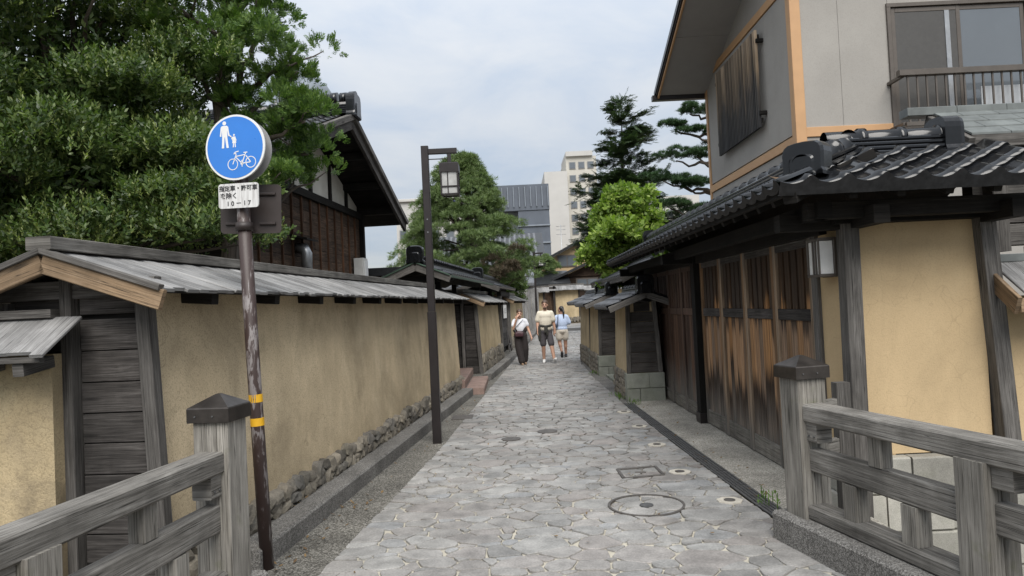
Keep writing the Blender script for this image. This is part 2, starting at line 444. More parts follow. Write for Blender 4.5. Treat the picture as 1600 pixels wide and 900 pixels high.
def peeling():
    n = N('peeling brown pole paint'); p = n.pos()
    a = n.noise(n.map(p, (22, 22, 5)), 1.0, 6, .68, .4)
    z = n.nd('SeparateXYZ', {0: p}).outputs[2]
    c = n.ramp(n.mth('ADD', a, n.mth('MULTIPLY', n.mth('SUBTRACT', n.mth('ABSOLUTE', n.mth('SUBTRACT', z, 1.25)), .9), -.09)),
               [(.54, (.042, .026, .023)), (.575, (.058, .040, .036)), (.61, (.19, .17, .168)), (.8, (.26, .245, .24))])
    n.bump(a, .3, .003)
    return n.fin(c, .5)
MAT['pole'] = peeling()
MAT['bark'] = wood('tree bark', (.03, .025, .02), (.075, .062, .05), (.15, .13, .11), grain=.25, bump=.8)
MAT['bark_grey'] = wood('grey branch bark', (.05, .042, .035), (.12, .10, .085), (.22, .20, .17), grain=.25, bump=.8)
MAT['leaf_oak'] = leaf('evergreen oak leaves', [(.15, (.028, .055, .020)), (.45, (.065, .108, .032)), (.68, (.12, .17, .05)), (.9, (.19, .235, .08))], .42, .28, .45)
MAT['leaf_hiba'] = leaf('cypress foliage', [(.15, (.032, .065, .018)), (.5, (.078, .145, .032)), (.85, (.155, .23, .05))], .6, .28)
MAT['leaf_pine'] = leaf('pine needles', [(.15, (.055, .092, .034)), (.5, (.11, .165, .056)), (.85, (.195, .25, .095))], .55, .15)
MAT['leaf_pine_dark'] = leaf('dark pine needles', [(.15, (.014, .034, .014)), (.5, (.028, .066, .022)), (.85, (.055, .11, .035))], .55, .1)
MAT['leaf_fir'] = leaf('fir needles', [(.15, (.024, .045, .024)), (.5, (.048, .080, .038)), (.85, (.085, .125, .055))], .6, .1)
MAT['leaf_bright'] = leaf('bright broad leaves', [(.15, (.06, .105, .02)), (.5, (.17, .255, .045)), (.85, (.31, .39, .09))], .5, .34)
MAT['leaf_red'] = leaf('dry russet needles', [(.2, (.04, .036, .02)), (.8, (.085, .06, .038))], .7, .1)
MAT['weed'] = leaf('weed leaves', [(.2, (.05, .11, .015)), (.8, (.13, .22, .04))], .5, .3)

# ------------------------------------------------------------------ ground, lane, kerbs
def gz(y):
    return max(0.0, .03 * (y - 20.0))
YS = [-60, -1, 3, 4.2, 5.2, 12, 20, 24, 28, 32, 36, 41, 60, 120, 300, 900]
def zbase(y): return (gz(min(y, 60)) - .05)
g = B()
for i in range(len(YS) - 1):
    y0, y1 = YS[i], YS[i + 1]
    bands = [(-900, 900)]
    if -1 <= y0 < 4.2: bands = [(-2.25, 2.3)]
    elif y0 == 4.2: bands = [(-900, 2.3)]
    for x0, x1 in bands:
        g.quad((x0, y0, zbase(y0)), (x1, y0, zbase(y0)), (x1, y1, zbase(y1)), (x0, y1, zbase(y1)))
for x, ya, yb in ((2.3, -1, 5.2), (-2.25, -1, 4.2)):
    g.quad((x, ya, -.05), (x, yb, -.05), (x, yb, -2), (x, ya, -2))
struct('ground', g, MAT['dirt'])
cw = B()
cw.quad((2.3, -1, -1.25), (60, -1, -1.25), (60, 5.2, -1.25), (2.3, 5.2, -1.25))
cw.quad((-60, -1, -1.25), (-2.25, -1, -1.25), (-2.25, 4.2, -1.25), (-60, 4.2, -1.25))
struct('canal_water', cw, plain('canal water', (.03, .04, .035), .08, 0, .2, 2, .3))

LEFT = [(-1.42, 2.6), (-1.30, 4.56), (-1.16, 5.97), (-.93, 8.46), (-.59, 13.58), (0, 22.4), (.45, 28), (.95, 34), (2.2, 38.6), (9, 40.0)]
RIGHT = [(1.95, 2.6), (1.9, 4.2), (1.82, 5.48), (1.76, 7.64), (1.70, 10.75), (1.70, 15.5), (1.82, 19.5), (2.35, 24), (3.6, 29), (6, 33), (12, 35)]
def along(pl, y):
    for (xa, ya), (xb, yb) in zip(pl, pl[1:]):
        if ya <= y <= yb: return xa + (xb - xa) * (y - ya) / (yb - ya)
    return pl[0][0] if y < pl[0][1] else pl[-1][0]
def strip(name, lf, rf, y0, y1, z, mat, n=60):
    b = B()
    ys = np.linspace(y0, y1, n)
    for a, c in zip(ys, ys[1:]):
        b.quad((lf(a), a, gz(a) + z), (rf(a), a, gz(a) + z), (rf(c), c, gz(c) + z), (lf(c), c, gz(c) + z))
    return struct(name, b, mat)
lx = lambda y: along(LEFT, y); rx = lambda y: along(RIGHT, y)
strip('paving_bed', lx, rx, 2.6, 34.9, 0.0, MAT['mortar'])
b = B(); ys = np.linspace(34.9, 39.9, 12)
for a, c in zip(ys, ys[1:]): b.quad((lx(a), a, gz(a)), (14, a, gz(a)), (14, c, gz(c)), (lx(c), c, gz(c)))
struct('far_road', b, MAT['paving'])

pave = bpy.data.objects.new('paved_lane', None); link(pave, None, Matrix.Identity(4)); pave['kind'] = 'structure'
pave['label'] = 'lane paved with irregular grey slate stones'
# irregular cells: darts of varied size, each clipped against its neighbours
SX = 1.3          # stones lie a little longer across the lane
pts = []
grid = {}
def try_add(x, y, r):
    x = x / SX; cx, cy = math.floor(x / .5), int(y / .5)
    for i in (-1, 0, 1):
        for j in (-1, 0, 1):
            for (px, py, pr) in grid.get((cx + i, cy + j), ()):
                if (px - x) ** 2 + (py - y) ** 2 < ((pr + r) * .5) ** 2: return
    pts.append((x, y, r)); grid.setdefault((cx, cy), []).append((x, y, r))
for rr, cnt in (((.20, .27), 800), ((.13, .18), 26000), ((.08, .11), 46000)):
    for k in range(cnt):
        y = 2.7 + 29.5 * random.random(); x = -2 + 8 * random.random()
        if lx(y) + .03 < x < rx(y) - .03: try_add(x, y, random.uniform(*rr) * (.86 if y < 6 else .74))
def clip(poly, m, n):
    out = []
    for i in range(len(poly)):
        a, c = poly[i], poly[(i + 1) % len(poly)]
        da = (a[0] - m[0]) * n[0] + (a[1] - m[1]) * n[1]; dc = (c[0] - m[0]) * n[0] + (c[1] - m[1]) * n[1]
        if da <= 0: out.append(a)
        if (da < 0) != (dc < 0):
            t = da / (da - dc); out.append((a[0] + (c[0] - a[0]) * t, a[1] + (c[1] - a[1]) * t))
    return out
cells = []
for (x, y, r) in pts:
    poly = [(x - .6, y - .6), (x + .6, y - .6), (x + .6, y + .6), (x - .6, y + .6)]
    # lane edges
    for pl, sg in ((LEFT, -1), (RIGHT, 1)):
        for (xa, ya), (xb, yb) in zip([(a / SX, c) for a, c in pl], [(a / SX, c) for a, c in pl[1:]]):
            if ya - .6 <= y <= yb + .6:
                L = math.hypot(xb - xa, yb - ya); nx, ny = sg * (yb - ya) / L, -sg * (xb - xa) / L
                poly = clip(poly, (xa, ya), (nx, ny))
    cx, cy = math.floor(x / .5), int(y / .5)
    joint = random.uniform(.003, .0085)
    for i in (-2, -1, 0, 1, 2):
        for j in (-2, -1, 0, 1, 2):
            for (px, py, pr) in grid.get((cx + i, cy + j), ()):
                dx, dy = px - x, py - y; d = math.hypot(dx, dy)
                if d < 1e-6 or d > 1.1: continue
                t = .5 + .5 * (r * r - pr * pr) / (d * d)       # power diagram: big stones take more
                t = max(.2, min(.8, t)) - joint / d
                poly = clip(poly, (x + dx * t, y + dy * t), (dx / d, dy / d))
                if len(poly) < 3: break
    if len(poly) < 3: continue
    poly = [(a * SX, c) for a, c in poly]; x *= SX
    # blunt the corners, more in the newly pointed stretch
    P = []
    k = len(poly)
    for i in range(k):
        a, c, d = poly[i - 1], poly[i], poly[(i + 1) % k]
        l1 = math.hypot(a[0] - c[0], a[1] - c[1]); l2 = math.hypot(d[0] - c[0], d[1] - c[1])
        if min(l1, l2) < .03: P.append(c); continue
        q = random.uniform(.008, .06 if y < 7 else .025) * random.random() ** .5
        u = min(.33, q / l1); w = min(.33, q / l2)
        P.append((c[0] + (a[0] - c[0]) * u, c[1] + (a[1] - c[1]) * u))
        if q > .03: P.append((c[0] * .6 + (a[0] + (c[0] - a[0]) * (1 - u)) * .2 + (d[0] + (c[0] - d[0]) * (1 - w)) * .2, c[1] * .6 + (a[1] + (c[1] - a[1]) * (1 - u)) * .2 + (d[1] + (c[1] - d[1]) * (1 - w)) * .2))
        P.append((c[0] + (d[0] - c[0]) * w, c[1] + (d[1] - c[1]) * w))
    # slightly wandering edges
    Q = []
    for i in range(len(P)):
        a, c = P[i], P[(i + 1) % len(P)]
        Q.append(a)
        l = math.hypot(c[0] - a[0], c[1] - a[1])
        if l > .12:
            w = random.uniform(-.014, .008); Q.append(((a[0] + c[0]) / 2 + (c[1] - a[1]) / l * -w, (a[1] + c[1]) / 2 + (c[0] - a[0]) / l * w))
    cells.append((y, x, Q))
cells.sort()
def stone_geo(b, cell):
    y, x, Q = cell
    ar = .5 * sum(Q[i][0] * Q[(i + 1) % len(Q)][1] - Q[(i + 1) % len(Q)][0] * Q[i][1] for i in range(len(Q)))
    if ar < 0: Q = Q[::-1]
    k = len(Q); n = len(b.v); h = random.uniform(.008, .018); tx, ty = random.uniform(-.014, .014), random.uniform(-.014, .014)
    for s, z in ((1.0, -.008), (1.0, h - .004), (.975, h)):
        for q in Q:
            px, py = x + (q[0] - x) * s, y + (q[1] - y) * s
            b.v.append((px, py, gz(py) + z + (tx * (px - x) + ty * (py - y) if z > 0 else 0)))
    for lv in (0, 1):
        for i in range(k):
            j = (i + 1) % k
            b.face((n + lv * k + i, n + lv * k + j, n + (lv + 1) * k + j, n + (lv + 1) * k + i))
    b.face(tuple(n + 2 * k + i for i in range(k)))
vis = [c for c in cells if c[0] > 4.0]
for c in vis[:298]:
    b = B(); stone_geo(b, c); b.build('paving_stone', MAT['paving'], pave)
b = B()
for c in vis[298:] + [c for c in cells if c[0] <= 4.0]: stone_geo(b, c)
b.build('paving_stones', MAT['paving'], pave)['kind'] = 'stuff'

# left wall frame: s along the wall, o towards the lane
G0 = Vector((-2.093, 4.15, 0)); DW = Vector((.1004, .995, 0)).normalized(); NW = Vector((DW.y, -DW.x, 0))
def Lw(s, o, z): return G0 + DW * s + NW * o + Vector((0, 0, z))
def wall_x(y, o=0.0): return G0.x + (y - G0.y) * DW.x / DW.y + o
strip('left_gutter', lambda y: wall_x(y, .30), lambda y: lx(y) + .01, 3.2, 33, .006, MAT['agg_brown'])
strip('wall_foot_strip', lambda y: wall_x(y, -.3), lambda y: wall_x(y, .16), 4.2, 33, .10, MAT['agg_brown'])
b = B()
for (y0, y1) in ((4.6, 13.35), (16.0, 21.6), (21.63, 32)):
    n = max(2, int((y1 - y0) / 2)); ys = np.linspace(y0, y1, n)
    for a, c in zip(ys, ys[1:]):
        b.beam((wall_x(a, .235), a, gz(a) + .055), (wall_x(c, .235), c - .006, gz(c) + .055), .21, .19, (0, 0, 1), .015)
struct('left_kerb', b, MAT['agg_dark'])
# right apron, drain, verge
strip('right_apron', lambda y: rx(y) + .16, lambda y: 2.52, 4.9, 11.6, .008, MAT['agg'])
strip('right_verge', lambda y: rx(y), lambda y: rx(y) + .35, 11.2, 24, .006, MAT['agg_dark'])
dr = thing('drain_channel', 'long dark slotted drain channel between the slate paving and the gate apron', 'drain', (1.87, 5.2, 0))
d0 = B(); d0.quad((rx(5.1) + .0, 5.1, .003), (rx(5.1) + .16, 5.1, .003), (rx(11.3) + .16, 11.3, .003), (rx(11.3), 11.3, .003)); d0.build('channel_bed', MAT['lamp'], dr)
for k in range(12):
    ya = 5.1 + k * .52; yb = ya + .50
    q = B()
    for m in range(5):
        o = .018 + .031 * m
        q.beam((rx(ya) + o, ya, .012), (rx(yb) + o, yb, .012), .021, .014, (0, 0, 1), .002)
    q.build('grate', MAT['darksteel'], dr)

def ring(b, c, r0, r1, z0, z1, n=40):
    k = len(b.v)
    for r, z in ((r1, z0), (r1, z1), (r0, z1), (r0, z0)):
        for i in range(n): b.v.append((c[0] + r * math.cos(6.28318 * i / n), c[1] + r * math.sin(6.28318 * i / n), z))
    for lv in range(3):
        for i in range(n):
            j = (i + 1) % n
            b.face((k + lv * n + i, k + lv * n + j, k + (lv + 1) * n + j, k + (lv + 1) * n + i))
def disc(b, c, r, z0, z1, n=32):
    P = [(c[0] + r * math.cos(6.28318 * i / n), c[1] + r * math.sin(6.28318 * i / n), z0) for i in range(n)]
    b.prism(P, (0, 0, z1 - z0))
mh = thing('manhole_cover', 'large round manhole ring filled with slate paving', 'manhole', (.99, 5.67, 0))
q = B(); ring(q, (.99, 5.67), .285, .305, 0, .022); q.build('outer_ring', MAT['iron_edge'], mh)
q = B(); disc(q, (.99, 5.66), .055, 0, .022, 20); q.build('key_plate', MAT['darksteel'], mh)
sq = thing('square_cover', 'square inspection cover frame set in the slate paving', 'manhole', (1.14, 6.75, 0))
for (a, c) in (((.95, 6.55), (1.33, 6.60)), ((1.33, 6.60), (1.32, 6.95)), ((1.32, 6.95), (.94, 6.90)), ((.94, 6.90), (.95, 6.55))):
    q = B(); q.beam((*a, .014), (*c, .014), .028, .02, (0, 0, 1), .002); q.build('frame', MAT['iron_edge'], sq)
q = B(); q.box(1.09, 1.19, 6.735, 6.765, .003, .022); q.build('key_plate', MAT['iron_edge'], sq)
pale = plain('pale concrete collar', (.45, .42, .36), .85, 0, .15, 20)
for k, (x, y) in enumerate([(1.66, 5.68), (1.5, 6.69), (1.55, 7.99), (1.57, 9.2), (1.57, 10.46)]):
    t = thing('ground_light', ['pale ground light cover in the paving next to the concrete plinth of the bridge rail', 'pale ground light cover beside the square inspection cover', 'third pale ground light cover along the drain from the bridge plinth', 'fourth pale ground light cover along the drain from the bridge plinth', 'pale ground light cover at the far end of the drain by the boarded wall stub'][k], 'ground light', (x, y, 0), 'ground light covers along the drain')
    q = B(); disc(q, (x, y), .105, 0, .021, 7 + k % 3); q.build('collar', pale, t)
    q = B(); disc(q, (x, y), .045, 0, .026, 18); q.build('lens', MAT['iron_edge'], t)
for k, (x, y, w) in enumerate([(-.1, 8.74, .12), (.37, 9.15, .13), (-.84, 10.7, .13)]):
    q = B()
    if k < 2: disc(q, (x, y), w, 0, .0215, 24)
    else: q.box(x - .16, x + .16, y - .2, y + .2, 0, .018)
    tag(q.build('valve_cover', MAT['iron_edge']), ['small round iron valve cover in the lane by the dark lamp post', 'small round iron valve cover in the middle of the lane', 'square iron cover in the gutter past the lamp post'][k], 'valve cover')

# ------------------------------------------------------------------ rubble foot of a wall
RUB = []
for k in range(26):
    q = B(); q.stone((0, 0, 0), (1, 1, 1), k * 1.37 + .3, 2); RUB.append(q.mesh('rubble_stone', MAT['rubble']))
def rubble(parent, fn, s0, s1, h0, h1, size=.15, rows=2, depth=.07, stop=None):
    """fn(s, z) -> world point on the wall foot line"""
    n = 0
    for r in range(rows):
        s = s0 + random.random() * size * .5
        while s < s1:
            w = size * random.uniform(.65, 1.45); hh = (h1 - h0) / rows * random.uniform(.95, 1.5)
            p = fn(s + w / 2, h0 + (h1 - h0) * (r + .45) / rows + random.uniform(-.02, .02))
            m = Matrix.Translation(p) @ Matrix.Rotation(math.atan2(DW.y, DW.x), 4, 'Z') @ Matrix.Rotation(random.uniform(-.35, .35), 4, 'Y') @ Matrix.Diagonal((w * .56, depth * random.uniform(.8, 1.25), hh * .52, 1))
            if n < 290: inst('stone', random.choice(RUB), parent, m)
            n += 1; s += w * .95

# ------------------------------------------------------------------ plank roofs
def plank_slope(parent, p_ridge, p_eave, along_vec, length, mat, w=.115, t=.02, name='roof_plank'):
    """planks laid from ridge to eave, side by side along a wall"""
    a = Vector(along_vec).normalized(); r = Vector(p_ridge); e_ = Vector(p_eave); s = 0.0
    up = (e_ - r).cross(a)
    if up.z < 0: up = -up
    k = 0
    while s < length - .02:
        ww = min(w * random.uniform(.85, 1.15), length - s)
        j = random.uniform(-.018, .018); lift = .004 * (k % 2) + random.uniform(0, .004)
        d = (e_ - r).normalized(); o = a * (s + ww / 2) + up.normalized() * lift
        q = B(); q.beam(r + o, e_ + o + d * j, ww * 1.04, t, up, .004); q.build(name, mat, parent)
        s += ww; k += 1

# ------------------------------------------------------------------ left clay walls
def clay_wall(s0, s1, zb, eave_z, label, planks_near, mat, eave_out=.20, half=.50, ridge_h=.25, brackets=True, rub=True, nearover=.26, farover=.25, rub_h=(.10, .30)):
    base = Lw(s0, 0, zb)
    t = thing('clay_wall', label, 'wall', (base.x, base.y, zb), 'clay walls with board roofs on the lane')
    q = B(); bt = .08
    n = max(2, int((s1 - s0) / .6)); prof = [(0, .05), (-bt * .45, eave_z * .5), (-bt, eave_z + .05), (-half * 2 + bt, eave_z + .05), (-half * 2, .05)]
    rings = []
    for i in range(n + 1):
        s = s0 + (s1 - s0) * i / n
        rings.append([Lw(s + (.04 if i == 0 else 0), o + random.uniform(-.004, .004), z + zb) for o, z in prof])
    q.loft(rings, False); q.build('clay_body', mat, t)
    if rub: rubble(t, lambda s, z: Lw(s, -.005, z + zb), s0 + .05, s1 - .05, rub_h[0], rub_h[1])
    # roof: planks both slopes, ridge board, eave battens
    rz = eave_z + ridge_h + zb; ro = -half
    A, L = Lw(s0 - nearover, 0, 0), s1 - s0 + nearover + farover
    def P(o, z): return A + NW * o + Vector((0, 0, z))
    plank_slope(t, P(ro, rz), P(eave_out, eave_z + zb + .0), DW, L, MAT['roofplank'])
    q = B(); q.prism([P(ro, rz - .0), P(ro - half - eave_out, eave_z + zb), P(ro - half - eave_out, eave_z + zb - .025), P(ro, rz - .03)], DW * L); q.build('back_slope', MAT['roofplank'], t)
    q = B(); q.beam(P(ro, rz + .045) - DW * .04, P(ro, rz + .045) + DW * (L + .03), .15, .075); q.build('ridge_board', MAT['rail'], t)
    q = B(); q.beam(P(eave_out - .06, eave_z + zb + .005), P(eave_out - .06, eave_z + zb + .005) + DW * L, .05, .03); q.build('eave_batten', MAT['black'], t)
    if brackets:
        s = s0 + .42
        while s < s1:
            q = B(); q.beam(Lw(s, -.2, zb + eave_z - .005), Lw(s, .13, zb + eave_z - .035), .085, .085, (0, 0, 1), .006); q.build('bracket', MAT['black'], t); s += .93
    for sg in (1, -1):                       # barge boards on the near gable
        e = ro + sg * (half + eave_out)
        q = B(); q.beam(P(ro, rz - .065) - DW * .005, P(e, eave_z + zb - .055) - DW * .005, .035, .115, (0, 0, 1), .005); q.build('barge_board', MAT['fresh'], t)
        q = B(); q.beam(P(ro, rz + .005) - DW * .016, P(e, eave_z + zb + .014) - DW * .016, .05, .035, (0, 0, 1), .004); q.build('verge_batten', MAT['framewood'], t)
    q = B(); q.prism([Lw(s0 + .018, .0, zb + .1), Lw(s0 + .018, -bt, zb + eave_z), Lw(s0 + .018, -half * 2 + bt, zb + eave_z), Lw(s0 + .018, -half * 2, zb + .1)], DW * .012)
    if planks_near: q.build('end_backing', MAT['black'], t)
    # boarded near end between a centre post and battered side boards
    zt = eave_z + zb - .02
    if planks_near:
        q = B(); q.beam(Lw(s0 - .03, ro - .03, zb - .3), Lw(s0 - .03, ro - .03, rz - .12), .07, .09, tuple(DW)); q.build('centre_post', MAT['framewood'], t)
        for e0, e1 in ((.03, -bt + .02), (-half * 2 - .03, -half * 2 + bt - .02)):
            q = B(); q.beam(Lw(s0 - .03, e0, zb - .1), Lw(s0 - .03, e1, zt), .085, .08, tuple(DW)); q.build('side_board', MAT['framewood'], t)
        q = B(); q.beam(Lw(s0 - .02, .02, zt + .06), Lw(s0 - .02, -half * 2 - .4, zt + .06), .07, .11); q.build('tie_beam', MAT['framewood'], t)
        z = zb - .1; m = 0
        while z < zt - .03:
            hh = random.uniform(.165, .19)
            f = min(1, max(0, (z - zb) / eave_z)); xr = .0 - bt * f; xl = -half * 2 + bt * f
            q = B(); q.beam(Lw(s0 + random.uniform(-.004, .004), ro + .02, z + hh / 2), Lw(s0, xr, z + hh / 2), .028, min(hh - .006, zt - z), (0, 0, 1), .004); q.build('end_plank', MAT['wallwood'], t)
            q = B(); q.beam(Lw(s0 + random.uniform(-.004, .004), ro - .09, z + hh / 2), Lw(s0, xl, z + hh / 2), .028, min(hh - .006, zt - z), (0, 0, 1), .004); q.build('end_plank', MAT['wallwood'], t)
            z += hh
        q = B(); q.poly([Lw(s0 - .012, -.1, zt), Lw(s0 - .012, -half * 2 + .1, zt), Lw(s0 - .012, ro, rz - .1)]); q.build('gable_board', MAT['brown'], t)
    return t
def s_of(y): return (y - G0.y) / DW.y
clay_wall(0, s_of(14.05), 0, 1.83, 'long gritty ochre clay wall with silvered plank roof behind the road sign pole', True, MAT['ochre'])
clay_wall(s_of(16.7), s_of(21.1), .02, 1.76, 'short ochre clay wall between the step stones and the doorway with a paper notice', True, MAT['ochre_far'], half=.35, ridge_h=.25, rub_h=(.08, .5), nearover=.3)
clay_wall(s_of(23.6), s_of(29.5), .12, 1.72, 'ochre clay wall beyond the doorway with a paper notice', True, MAT['ochre_far'], half=.35, ridge_h=.25, rub_h=(.08, .45), nearover=.3)

# low wall along the canal, left of the boarded end
t = thing('canal_wall', 'peeling ochre wall with a low plank roof beside the boarded wall end', 'wall', (-4.2, 4.3, -1.3))
q = B(); q.box(-6.5, -2.655, 4.04, 4.14, -1.3, 1.5, .01); q.build('clay_body', MAT['ochre_peel'], t)
plank_slope(t, (-6.5, 4.10, 1.70), (-6.5, 3.76, 1.51), (1, 0, 0), 3.99, MAT['roofplank'], .12)
q = B(); q.prism([(-7.5, 4.16, 1.70), (-7.5, 4.5, 1.5), (-7.5, 4.5, 1.47), (-7.5, 4.16, 1.66)], (4.2, 0, 0)); q.build('back_slope', MAT['roofplank'], t)
q = B(); q.beam((-6.5, 4.10, 1.735), (-2.66, 4.10, 1.735), .10, .05); q.build('ridge_board', MAT['framewood'], t)
q = B(); q.beam((-6.5, 3.80, 1.485), (-2.55, 3.80, 1.485), .04, .035); q.build('eave_batten', MAT['framewood'], t)
for x in (-2.68, -2.95, -3.7, -4.5, -5.3):
    q = B(); q.beam((x, 4.06, 1.46), (x, 3.80, 1.43), .06, .07); q.build('bracket', MAT['framewood'], t)

# steps in the first doorway
t = tag(B().box(-.98, -.62, 13.45, 15.75, -.02, .13, .02).build('step_stone', MAT['pinkstone']), 'low reddish stone step in front of the first doorway', 'step')
t = tag(B().box(-1.55, -1.0, 13.75, 16.6, -.02, .26, .02).build('door_step', MAT['pinkstone']), 'upper stone step inside the first doorway', 'step')

def recess(y0, y1, zb, depth, label, notice=False):
    """boarded doorway set back between two clay walls"""
    c = Lw(s_of((y0 + y1) / 2), -depth, zb)
    t = thing('doorway', label, 'doorway', c, 'doorways between the clay walls')
    s0, s1 = s_of(y0), s_of(y1)
    q = B(); q.beam(Lw(s0, -depth - .06, zb + .9), Lw(s1, -depth - .06, zb + .9), .04, 1.9); q.build('backing', MAT['black'], t)
    z = zb + .25
    while z < zb + 1.75:
        q = B(); q.beam(Lw(s0 + .02, -depth + .01, z + .11), Lw(s1 - .02, -depth + .01, z + .11), .03, .205); q.build('board', MAT['wallwood'], t); z += .215
    for s in (s0 + .07, s1 - .07):
        q = B(); q.beam(Lw(s, -depth + .08, zb), Lw(s, -depth + .08, zb + 1.95), .12, .12, tuple(DW)); q.build('door_post', MAT['framewood'], t)
    q = B(); q.beam(Lw(s0, -depth + .08, zb + 1.93), Lw(s1, -depth + .08, zb + 1.93), .12, .14); q.build('lintel', MAT['black'], t)
    return t
recess(14.05, 16.72, .1, .75, 'dark boarded doorway behind the reddish step stones')
recess(21.1, 23.62, .12, .10, 'grey boarded doorway with a paper notice on its post')

# ------------------------------------------------------------------ roof tiles
def tile_mesh(w, l, mat, eave=False, name='tile', deep=False):
    q = B(); n = 12; up = .022
    def prof(x):
        f = x / w
        return -.020 * math.sin(math.pi * f / .66) if f < .66 else .034 * math.sin(math.pi * (f - .66) / .34)
    xs = [w * 1.03 * i / n for i in range(n + 1)]
    lo = (.10 if deep else .058) if eave else .018
    rows = [(0, lambda x: prof(x) + up - lo), (0, lambda x: prof(x) + up), (l * .5, lambda x: prof(x) + up * .55), (l * 1.12, lambda x: prof(x) + .002)]
    if eave: rows[0] = (0.004, lambda x: prof(x) * (.04 if deep else .4) + up - lo)
    rows.insert(0, (.03, rows[0][1]))
    k = len(q.v)
    for y, f in rows: q.v += [(x, y, f(min(x, w))) for x in xs]
    for r in range(len(rows) - 1):
        for i in range(n):
            a = k + r * (n + 1) + i
            q.face((a, a + 1, a + n + 2, a + n + 1), None, r >= 2)
    return q.mesh(name, mat)
TILES = {}
def tile_set(w, l, mat, deep=False):
    key = (w, l, mat.name, deep)
    if key not in TILES: TILES[key] = (tile_mesh(w, l, mat), tile_mesh(w, l, mat, True, 'eave_tile', deep))
    me = TILES[key][1]
    if len(me.materials) == 1 and mat.name == 'glazed black tile':
        me.materials.append(MAT['tile_lip'])
        for k, pl in enumerate(me.polygons):
            if k < 24: pl.material_index = 1
    return TILES[key]
def frame(o, x, y):
    x = Vector(x).normalized(); y = Vector(y).normalized(); z = x.cross(y).normalized(); y = z.cross(x)
    m = Matrix.Identity(4)
    for i in range(3): m[i][0], m[i][1], m[i][2], m[i][3] = x[i], y[i], z[i], Vector(o)[i]
    return m
def tile_slope(parent, origin, a, u, length, run, mat, w=.25, l=.235, keep=None, deep=False):
    """origin: eave start; a along the eave, u up the slope, a x u pointing up"""
    T, E_ = tile_set(w, l, mat, deep); a = Vector(a).normalized(); u = Vector(u).normalized()
    nc, nr = int(length / w), int(math.ceil(run / l))
    for r in range(nr):
        for c in range(nc):
            if keep and not keep(c * w + w / 2, r * l + l / 2): continue
            p = Vector(origin) + a * (c * w) + u * (r * l)
            m = frame(p, a, u) @ Matrix.Rotation(random.uniform(-.012, .012), 4, 'X') @ Matrix.Rotation(random.uniform(-.01, .01), 4, 'Z')
            inst('eave_tile' if r == 0 else 'roof_tile', E_ if r == 0 else T, parent, m)
def ridge(parent, p0, p1, mat, r=.075, layers=3, lw=.24, step=.30):
    p0 = Vector(p0); p1 = Vector(p1); d = (p1 - p0).normalized(); L = (p1 - p0).length
    for k in range(layers):
        q = B(); z = Vector((0, 0, .022 + .036 * k)); q.beam(p0 + z, p1 + z, lw - .022 * k, .030, (0, 0, 1), .008); q.build('ridge_course', mat, parent)
    z = .036 * layers + .0
    # one half-round cover tile with a collar, shared
    q = B(); n = 10; rings = []
    for y, k in ((0, 1.0), (0, 1.22), (.05, 1.22), (.055, 1.0), (step + .01, .97)):
        rings.append([(math.cos(math.pi * i / n) * r * k, y, math.sin(math.pi * i / n) * r * k * 1.05) for i in range(n + 1)])
    k0 = 0
    for g_ in rings: q.v += g_
    for a in range(4):
        for i in range(n):
            q.face((a * (n + 1) + i + 1, a * (n + 1) + i, (a + 1) * (n + 1) + i, (a + 1) * (n + 1) + i + 1), None, True)
    q.face(tuple(range(n + 1)))
    me = q.mesh('ridge_tile', mat); s = 0.0
    x = d.cross(Vector((0, 0, 1)))
    while s < L - .05:
        inst('ridge_tile', me, parent, frame(p0 + d * s + Vector((0, 0, z)), x, d)); s += step
def demon(parent, p, d, mat, w=.30, h=.30, name='ridge_end_tile'):
    """arched end tile facing d"""
    d = Vector(d).normalized(); x = d.cross(Vector((0, 0, 1))).normalized(); p = Vector(p)
    def out(k, zk):
        H_ = [(.5, 0), (.5, .10), (.46, .20), (.47, .66), (.455, .80), (.41, .90), (.33, .965), (.2, .99)]
        P = H_ + [(0, 1.0)] + [(-a, c) for a, c in reversed(H_)]
        return [p + x * (q[0] * w * k) + Vector((0, 0, zk + q[1] * h * k)) for q in P]
    q = B(); q.prism([v - d * .10 for v in out(1, 0)], d * .12, False); o = q.build(name, mat, parent)
    A, C = [v + d * .0201 for v in out(1, 0)], [v + d * .05 for v in out(.93, h * .03)]
    q = B(); k = len(A)
    q.loft([A, C], False); q.build('rim', mat, o)
    q = B(); q.loft([[v + d * .05 for v in out(.62, h * .0)], [v + d * .066 for v in out(.54, h * .02)]], False); q.build('boss', mat, o)
    return o

